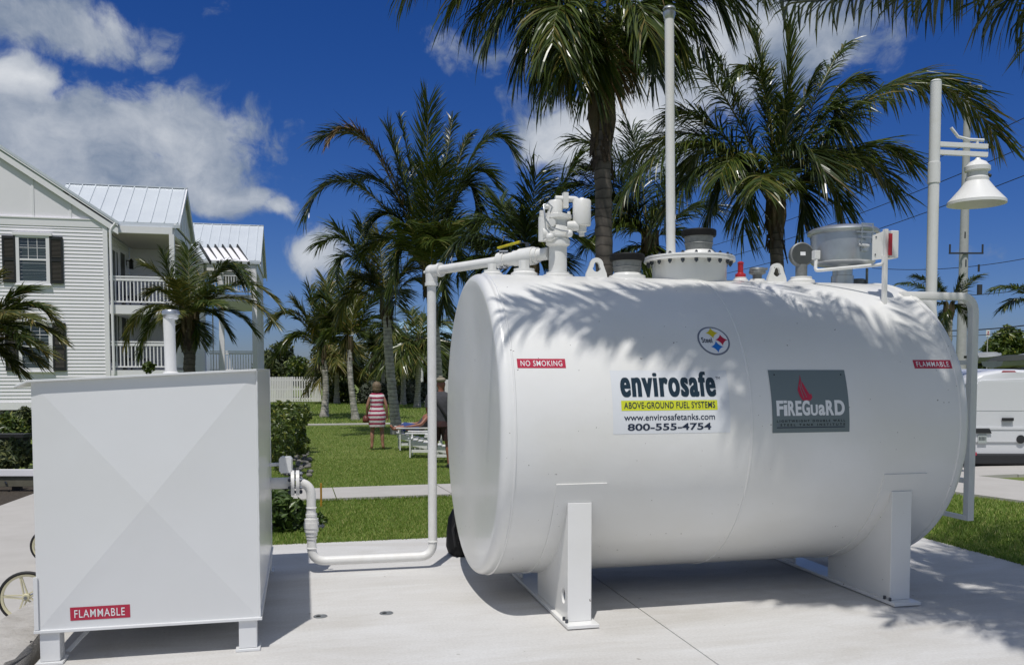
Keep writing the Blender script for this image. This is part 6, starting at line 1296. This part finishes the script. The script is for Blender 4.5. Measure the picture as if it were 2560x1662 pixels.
for s in (-1, 1):
    m = MB(); m.prism([VL(s*.86, -.075, .33), VL(s*.70, -.075, .33), VL(s*.70, -.075, .39), VL(s*.86, -.075, .39)], -fwd*.004); m.build('reflector', 'red', van, 0)
    m = MB(); x0, x1 = sorted((s*.83, s*.905)); m.prism([VL(x0, -.001, .75), VL(x1, -.001, .75), VL(x1*.97, -.001, 1.25), VL(x0*.97, -.001, 1.25)], -fwd*.02); m.build('tail_light', 'redplastic', van, 0, .006)
    for y in (.75, 3.5):
        m = MB(); ctr = VL(s*.80, y, .31); m.lathe([(.17, -.10), (.29, -.10), (.315, -.06), (.315, .06), (.29, .10), (.17, .10)], ctr, rgt, 28); wh = m.build('wheel', 'rubber', van, 40); m = MB(); m.lathe([(.18, -.085), (.17, -.05), (.05, -.06), (0, -.06)], ctr, rgt*-s, 20); m.build('rim', 'galv', wh, 40)
vpan('brake_light', [(vx(2498), vz(930)), (vx(2534), vz(930)), (vx(2530), vz(926.5)), (vx(2502), vz(926.5))], .02, 'redplastic', van, .02)
# boats on trailers and stacked boards beyond the van
def boat(u, v, d, wpx, hpx, lab, cover, yaw=0.0):
    k = d/F_PX; c = PD(u, v, d); z0 = terrain(c.y); L_, H_ = wpx*k, hpx*k; f = Vector((math.cos(-YAW+yaw), math.sin(-YAW+yaw), 0)); s = Vector((-f.y, f.x, 0)); t = thing('boat_on_trailer', (c.x, c.y, z0), lab, 'boat', 'boats beyond the van')
    m = MB(); vs = []; K = 9
    for i in range(K):
        q = i/(K-1); x = (q-.5)*L_; w = .9*min(1, 2.6*(1-q))**.7+.02; sh = H_*(.45+.12*q*q)
        for (yy, zz) in ((-w, sh), (-w*.85, sh*.35), (0, 0), (w*.85, sh*.35), (w, sh)): vs.append(c+f*x+s*yy+Vector((0, 0, zz-H_*.4+q*q*.15)))
    m.add(vs, [(i*5+j, i*5+j+1, (i+1)*5+j+1, (i+1)*5+j) for i in range(K-1) for j in range(4)]+[(0, 1, 2, 3, 4), tuple((K-1)*5+j for j in (4, 3, 2, 1, 0))]); m.build('hull', 'boathull', t, 40)
    m = MB(); vs = []
    for i in range(K):
        q = i/(K-1); x = (q-.5)*L_; w = .9*min(1, 2.6*(1-q))**.7+.01; sh = H_*(.45+.12*q*q)-H_*.4+q*q*.15+.01; hh = H_*.32*math.sin(math.pi*min(1, q*1.15))**.6 if q < .87 else .02
        for (yy, zz) in ((-w, sh), (-w*.6, sh+hh), (w*.6, sh+hh), (w, sh)): vs.append(c+f*x+s*yy+Vector((0, 0, zz)))
    m.add(vs, [(i*4+j, i*4+j+1, (i+1)*4+j+1, (i+1)*4+j) for i in range(K-1) for j in range(3)]+[(0, 3, 2, 1)]); m.build('cover', cover, t, 40)
    m = MB(); m.bar(c-f*L_*.45+Vector((0, 0, -H_*.45)), c+f*L_*.6+Vector((0, 0, -H_*.42)), .12, .1); m.bar(c-f*L_*.1-s*.9+Vector((0, 0, -H_*.45)), c-f*L_*.1+s*.9+Vector((0, 0, -H_*.45)), .1, .1)
    for sy in (-1, 1): m.cyl(c-f*L_*.1+s*sy*.85+Vector((0, 0, z0-c.z+.3)), c-f*L_*.1+s*sy*1.05+Vector((0, 0, z0-c.z+.3)), .3, n=16)
    for sx in (-.35, .35): m.bar(c+f*L_*sx+Vector((0, 0, -H_*.45)), c+f*L_*sx+Vector((0, 0, z0-c.z)), .1, .1, (1, 0, 0))
    m.build('trailer', 'bolt', t, 0)
boat(2540, 905, 40, 120, 40, 'boat with a dark cover on a trailer, right of the utility pole', 'boatcover'); boat(2460, 896, 46, 90, 34, 'grey boat on a trailer right beside the utility pole', 'boathull', .15); boat(2585, 892, 44, 80, 20, 'pale boat under a tarpaulin at the right edge', 'boathull', -.1)
k = 34/F_PX; c = PD(2440, 918, 34); t = thing('stacked_crates', (c.x, c.y, terrain(c.y)), 'stack of dark crates at the foot of the utility pole', 'crates')
m = MB()
for (dx, dz, w, h_) in ((-14, -30, 16, 44), (-16, 10, 12, 12), (-13, 24, 10, 10), (6, -30, 18, 52)): q = c+rv*(dx*k)+Vector((0, 0, dz*k)); m.box(q.x-w*k/2, q.x+w*k/2, q.y-.3, q.y+.3, q.z-.02, q.z+h_*k*.5)
m.box(c.x-.5, c.x+.5, c.y-.3, c.y+.3, terrain(c.y), c.z-.4); m.build('crates', 'boatcover', t, 0, .01)

# ------------------------------------------------------------------ white slatted garden chairs on the lawn
chair_n = [0]
def garden_chair(base, yaw, label):
    t = thing('garden_chair', base, label, 'chair', 'white garden chairs on the lawn'); t.rotation_euler = (0, 0, 0); c, s = math.cos(yaw), math.sin(yaw); b = Vector(base)
    T = lambda x, y, z: b+Vector((c*x-s*y, s*x+c*y, z))        # x = forward
    def bar(nm, a, e, w, h_, up=(0, 0, 1), par=None):
        m = MB(); m.bar(T(*a), T(*e), w, h_, up); return m.build(nm, 'paint', par or t, 0, .004)
    for sy in (-1, 1):
        y = sy*.31; bar('leg', (.36, y, 0), (.36, y, .52), .09, .03, (c, s, 0)); bar('leg', (-.38, y, 0), (-.26, y, .52), .09, .03, (c, s, 0))
        bar('armrest', (.46, y+sy*.03, .545), (-.42, y+sy*.03, .535), .14, .025); bar('side_rail', (.40, y*.92, .34), (-.42, y*.92, .15), .03, .12)
        bar('stretcher', (.33, y*.98, .14), (-.33, y*.98, .14), .03, .06)
    m = MB()
    for i in range(7): x = .38-.115*i; m.bar(T(x, -.28, .405-.028*i), T(x, .28, .405-.028*i), .095, .02)
    m.build('seat', 'paint', t, 0, .003)
    m = MB()
    for i in range(6): y = -.235+.094*i; m.bar(T(-.26, y, .22), T(-.52-.02*math.cos(y*6), y*1.12, .88-.25*abs(y)**1.6), .082, .02, (c, s, 0))
    m.bar(T(-.41, -.3, .54), T(-.41, .3, .54), .03, .08); m.build('backrest', 'paint', t, 0, .003)
    return t
va = math.pi-.05
g1 = G(1035, 1122); garden_chair(g1, va, 'white garden chair with a reclining person, furthest left of the chairs'); g2 = G(1068, 1140); garden_chair(g2, va-.15, 'white garden chair half hidden by the white riser pipe'); g3 = G(1116, 1152); garden_chair(g3, va-.1, 'white garden chair between the standing man and the tank')

# ------------------------------------------------------------------ people
def skin_mesh(name, verts, edges, radii, material, parent, sub=2, root=0):
    me = bpy.data.meshes.new(name); me.from_pydata([tuple(v) for v in verts], edges, []); ob = bpy.data.objects.new(name, me); COL.objects.link(ob)
    sk = ob.modifiers.new('skin', 'SKIN'); sk.use_smooth_shade = True; sb = ob.modifiers.new('sub', 'SUBSURF'); sb.levels = sub; sb.render_levels = sub
    for i, v in enumerate(me.skin_vertices[0].data): r = radii[i]; v.radius = (r, r) if not isinstance(r, tuple) else r; v.use_root = (i == root)
    dg = bpy.context.evaluated_depsgraph_get(); dg.update(); res = bpy.data.meshes.new_from_object(ob.evaluated_get(dg)); bpy.data.objects.remove(ob); bpy.data.meshes.remove(me)
    o = bpy.data.objects.new(name, res); res.name = name; COL.objects.link(o); off = wloc(parent); o.parent = parent
    for v in res.vertices: v.co -= off
    res.materials.clear(); res.materials.append(M[material]); res.shade_smooth(); return o
class Body:
    def __init__(s, T): s.T = T; s.v = []; s.e = []; s.r = []; s.n = {}
    def add(s, key, p, r, to=None):
        s.v.append(s.T(*p)); s.r.append(r); s.n[key] = len(s.v)-1
        if to is not None: s.e.append((s.n[to], s.n[key]))
        return s
    def hand(s, sd, wrist, dirv, k=1.0):
        w = Vector(wrist); d = Vector(dirv).normalized(); s.add(sd+'palm', w+d*.05*k, (.032*k, .02*k), sd+'wrist'); s.add(sd+'knuck', w+d*.085*k, (.036*k, .017*k), sd+'palm')
        for i, (o_, l) in enumerate(((-.027, .062), (-.009, .075), (.009, .07), (.025, .055))):
            s.add(sd+'f%d' % i, w+d*(.10*k)+Vector((0, o_*k, 0)), .009*k, sd+'knuck'); s.add(sd+'g%d' % i, w+d*(.10+l*.55)*k+Vector((.0, o_*k*1.05, 0)), .0085*k, sd+'f%d' % i); s.add(sd+'h%d' % i, w+d*(.10+l*.95)*k+Vector((-.012*k if sd == 'R' else .012*k, o_*k, 0)), .007*k, sd+'g%d' % i)
        s.add(sd+'t0', w+d*.045*k+Vector((0, .035*k, 0)), .011*k, sd+'palm'); s.add(sd+'t1', w+d*.085*k+Vector((0, .055*k, 0)), .009*k, sd+'t0')
def standing(T, k, arms, legs, fem):
    b = Body(T); z = lambda q: q*k
    b.add('pel', (0, 0, z(.93)), (.155*k, .11*k)); b.add('waist', (0, .01, z(1.06)), (.125*k, .095*k), 'pel'); b.add('chest', (0, .0, z(1.26)), (.155*k, .105*k), 'waist'); b.add('neck0', (0, 0, z(1.43)), (.075*k, .065*k), 'chest'); b.add('neck', (0, .01, z(1.49)), .052*k, 'neck0')
    b.add('head0', (0, .025, z(1.555)), (.066*k, .08*k), 'neck'); b.add('head1', (0, .015, z(1.63)), (.076*k, .094*k), 'head0'); b.add('head2', (0, .005, z(1.70)), (.055*k, .065*k), 'head1'); b.add('nose', (0, .115*k, z(1.605)), .013*k, 'head1')
    for sd, sx in (('L', -1), ('R', 1)):
        b.add(sd+'ear', (sx*.085*k, .01, z(1.61)), (.012*k, .02*k), 'head1')
        sw_ = .165*k if fem else .195*k; b.add(sd+'sh', (sx*sw_, 0, z(1.385)), .055*k if fem else .068*k, 'chest')
        e, w = arms[sd]; b.add(sd+'el', e, .038*k if fem else .046*k, sd+'sh'); b.add(sd+'fo', tuple((Vector(e)*.6+Vector(w)*.4)), .036*k if fem else .045*k, sd+'el'); b.add(sd+'wrist', w, .025*k if fem else .031*k, sd+'fo'); b.hand(sd, w, Vector(w)-Vector(e), k)
        kn, an = legs[sd]; b.add(sd+'hip', (sx*.095*k, 0, z(.84)), .10*k, 'pel'); b.add(sd+'th', tuple((Vector((sx*.1*k, 0, z(.84)))*.5+Vector(kn)*.5)), .082*k, sd+'hip'); b.add(sd+'kn', kn, .056*k, sd+'th'); b.add(sd+'ca', tuple(Vector(kn)*.62+Vector(an)*.38+Vector((0, -.02*k, 0))), .056*k, sd+'kn'); b.add(sd+'an', an, .034*k, sd+'ca')
        b.add(sd+'heel', (an[0], an[1]-.035*k, .03), .033*k, sd+'an'); b.add(sd+'ft', (an[0]+sx*.015, an[1]+.09*k, .028), (.042*k, .026*k), sd+'an'); b.add(sd+'toe', (an[0]+sx*.02, an[1]+.16*k, .02), (.038*k, .016*k), sd+'ft')
    return b
def loft(rings, T, n=28):
    m = MB(); vs = []
    for (z, rx, ry, ox, oy) in rings:
        for j in range(n): a = 2*math.pi*j/n; vs.append(T(ox+rx*math.cos(a), oy+ry*math.sin(a), z))
    m.add(vs, [(i*n+j, i*n+(j+1) % n, (i+1)*n+(j+1) % n, (i+1)*n+j) for i in range(len(rings)-1) for j in range(n)]); return m
fw = Vector((math.sin(YAW), math.cos(YAW), 0)); rt = Vector((fw.y, -fw.x, 0))
def frame(base, turn=0.0):
    f = fw*math.cos(turn)+rt*math.sin(turn); r = Vector((f.y, -f.x, 0)); return lambda x, y, z: Vector(base)+r*x+f*y+Vector((0, 0, z))
# woman in a striped dress, back to the camera
gw = G(943, 1122); T = frame(gw, -.12); k = .945
wm = thing('person', gw, 'woman in a red and white striped dress standing on the lawn, back turned', 'person')
b = standing(T, k, {'L': ((-.235, -.03, 1.06), (-.245, .05, .83)), 'R': ((.235, -.03, 1.06), (.25, .03, .82))}, {'L': ((-.115, .02, .46), (-.125, -.02, .075)), 'R': ((.12, .02, .46), (.14, -.02, .075))}, True)
skin_mesh('body', b.v, b.e, b.r, 'skin', wm)
rings = [(.555, .20, .15, 0, 0), (.60, .205, .155, 0, 0), (.72, .212, .165, 0, 0), (.83, .222, .178, 0, -.01), (.92, .208, .165, 0, -.005), (1.02, .165, .13, 0, .0), (1.10, .155, .125, 0, 0), (1.20, .175, .14, 0, 0), (1.28, .19, .138, 0, 0), (1.325, .185, .12, 0, 0), (1.36, .165, .095, 0, 0), (1.385, .11, .075, 0, 0)]
loft(rings, T).build('dress', 'dress', wm, 60)
m = MB(); hc = T(0, -.01, 1.635*k); m.ball(hc, .115, 16, 12, (1, 1.0, 1.12)); m.ball(T(0, -.04, 1.565*k), .095, 14, 10, (1.12, .85, .95)); m.build('hair', 'hair', wm, 60)
m = MB(); m.tube([T(-.12, -.02, 1.37), T(-.14, -.13, 1.25), T(-.19, -.17, 1.0), T(-.25, -.12, .82)], .007, 6); m.build('bag_strap', 'strap', wm, 60)
hb = thing('handbag', T(-.27, -.04, .62), 'red-brown handbag hanging at the left hip of the woman in the striped dress', 'handbag')
m = MB(); m.tube([T(-.27, -.05, z) for z in (.66, .67, .72, .80, .84)], [.05, .075, .085, .07, .03], 12, squash=1.3); m.build('pouch', 'bag', hb, 60)
# standing man with cap and shoulder strap
gm = G(1103, 1168); T = frame(gm, .15); k = 1.0
mn = thing('person', gm, 'man in a charcoal shirt and maroon shorts, half hidden by the tank end', 'person')
b = standing(T, k*1.0, {'L': ((-.27, .02, 1.13), (-.25, .20, .95)), 'R': ((.27, .02, 1.13), (.22, .22, .98))}, {'L': ((-.12, .03, .49), (-.16, -.04, .08)), 'R': ((.12, .05, .49), (.16, .02, .08))}, False)
skin_mesh('body', b.v, b.e, b.r, 'skinred', mn)
loft([(.86, .215, .165, 0, 0), (.95, .215, .165, 0, 0), (1.08, .20, .155, 0, 0), (1.22, .215, .155, 0, 0), (1.33, .225, .14, 0, 0), (1.41, .20, .11, 0, 0), (1.455, .12, .08, 0, 0), (1.475, .075, .07, 0, 0)], T).build('shirt', 'greyshirt', mn, 60)
for s in (-1, 1):
    m = MB(); m.tube([T(s*.15, 0, 1.40), T(s*.215, 0, 1.36), T(s*.245, .01, 1.25), T(s*.265, .015, 1.17)], [.085, .085, .075, .072], 14); m.build('sleeve', 'greyshirt', mn, 60)
    m = MB(); m.tube([T(s*.09, 0, .90), T(s*.105, .0, .78), T(s*.115, .02, .62), T(s*.12, .03, .53)], [.125, .125, .108, .10], 16); m.build('short_leg', 'shorts', mn, 60)
loft([(.80, .205, .17, 0, 0), (.90, .212, .168, 0, 0), (.95, .20, .158, 0, 0)], T).build('shorts', 'shorts', mn, 60)
m = MB(); m.tube([T(-.13, .06, 1.455), T(-.11, -.08, 1.44), T(-.02, -.165, 1.25), T(.13, -.17, 1.02), T(.22, -.08, .86)], .02, 8, squash=.5); m.build('shoulder_strap', 'strap', mn, 60)
m = MB(); m.ball(T(0, .005, 1.70), .098, 16, 10, (1, 1.15, .55)); m.ball(T(0, .12, 1.685), .08, 12, 8, (.95, .9, .12)); m.ball(T(-.0, -.02, 1.755), .045, 10, 6, (1.1, 1, .5)); m.build('cap', 'cap', mn, 60)
for s, an in ((-1, (-.16, -.04)), (1, (.16, .02))):
    m = MB(); m.tube([T(an[0], an[1]-.10, .035), T(an[0], an[1]-.02, .045), T(an[0]+s*.012, an[1]+.09, .035), T(an[0]+s*.02, an[1]+.19, .025)], [.04, .05, .052, .025], 12, squash=.75); m.build('shoe', 'strap', mn, 60)
# person reclining in the left chair
ch = Vector(g1); c_, s_ = math.cos(va), math.sin(va); T = lambda x, y, z: ch+Vector((c_*x-s_*y, s_*x+c_*y, z))
rp_ = thing('person', T(0, 0, .42), 'person reclining in the furthest left garden chair, feet out, blue towel over the lap', 'person')
b = Body(T); b.add('pel', (-.10, 0, .46), (.13, .10)); b.add('ch', (-.30, 0, .72), (.15, .11), 'pel'); b.add('nk', (-.42, 0, .90), .055, 'ch'); b.add('hd', (-.44, 0, 1.0), (.08, .09), 'nk'); b.add('hd2', (-.45, 0, 1.08), .06, 'hd')
for sd, sy in (('L', -1), ('R', 1)):
    b.add(sd+'hp', (.0, sy*.10, .47), .085, 'pel'); b.add(sd+'kn', (.26, sy*.13, .56), .06, sd+'hp'); b.add(sd+'an', (.52, sy*.13, .50), .038, sd+'kn'); b.add(sd+'ft', (.57, sy*.14, .60), (.035, .03), sd+'an')
    b.add(sd+'sh', (-.32, sy*.2, .80), .06, 'ch'); b.add(sd+'el', (-.15, sy*.32, .62), .042, sd+'sh'); b.add(sd+'wrist', (.12, sy*.33, .585), .028, sd+'el'); b.hand(sd, (.12, sy*.33, .585), (1, 0, -.05), 1.0)
skin_mesh('body', b.v, b.e, b.r, 'skinred', rp_)
m = MB(); m.tube([T(-.42, 0, .86), T(-.33, 0, .74), T(-.22, 0, .60), T(-.08, 0, .47)], [.10, .17, .165, .15], 16, squash=.75); m.build('shirt', 'greyshirt', rp_, 60)
m = MB(); m.tube([T(-.12, 0, .50), T(.05, 0, .53), T(.22, 0, .56), T(.30, 0, .50)], [.17, .2, .2, .17], 16, squash=.55); m.build('towel', 'bluecloth', rp_, 60)
m = MB(); m.ball(T(-.455, 0, 1.06), .10, 12, 8, (1, 1, .9)); m.build('hair', 'strap', rp_, 60)

# ------------------------------------------------------------------ cart with cream spoked wheels, mostly hidden by the square tank
wc = PD(66, 1491.6, 6.3); cart = thing('beach_cart', (wc.x, wc.y, LOW), 'cart with cream spoked wheels and black tyres, half hidden by the square tank', 'cart')
def spoked(c, r, axd, nm='wheel'):
    axd = Vector(axd).normalized(); a = axd.orthogonal().normalized(); bb = axd.cross(a)
    m = MB(); n = 40; P = [c+a*((r-.011)*math.cos(2*math.pi*i/n))+bb*((r-.011)*math.sin(2*math.pi*i/n)) for i in range(n+1)]; m.tube(P, .0125, 10, cap=False); w = m.build(nm, 'rubber', cart, 60)
    m = MB(); m.lathe([(r-.036, -.010), (r-.021, -.014), (r-.021, .014), (r-.036, .010), (r-.036, -.010)], c, axd, 40); m.lathe([(.022, -.022), (.026, -.015), (.026, .015), (.022, .022)], c, axd, 16)
    for i in range(5):
        q = 2*math.pi*i/5+.25; e = a*math.cos(q)+bb*math.sin(q); t_ = axd.cross(e)
        for sg in (-1, 1): m.bar(c+e*.02+t_*sg*.012, c+e*(r-.033)+t_*sg*.004, .009, .014, tuple(axd))
    m.build('rim', 'cream', w, 40); m = MB(); m.cyl(c-axd*.03, c+axd*.03, .012, n=10); m.build('hub', 'galvdull', w, 40); return w
axd = fw*.97-rt*.25
spoked(wc, .184, axd); w2 = wc+fw*.50+rt*.11+Vector((0, 0, 0)); spoked(w2, .184, axd); w3 = PD(122, 1366, 8.3); w3.z = LOW+.165; spoked(w3, .16, axd); w4 = w3+fw*.45+rt*.05; spoked(w4, .16, axd)
m = MB(); m.cyl(wc, w2, .012, n=8); m.cyl(w3, w4, .012, n=8); ctr = (wc+w2+w3+w4)/4; m.bar((wc+w2)/2+Vector((0, 0, .05)), (w3+w4)/2+Vector((0, 0, .07)), .10, .03); m.build('frame', 'galv', cart, 30)
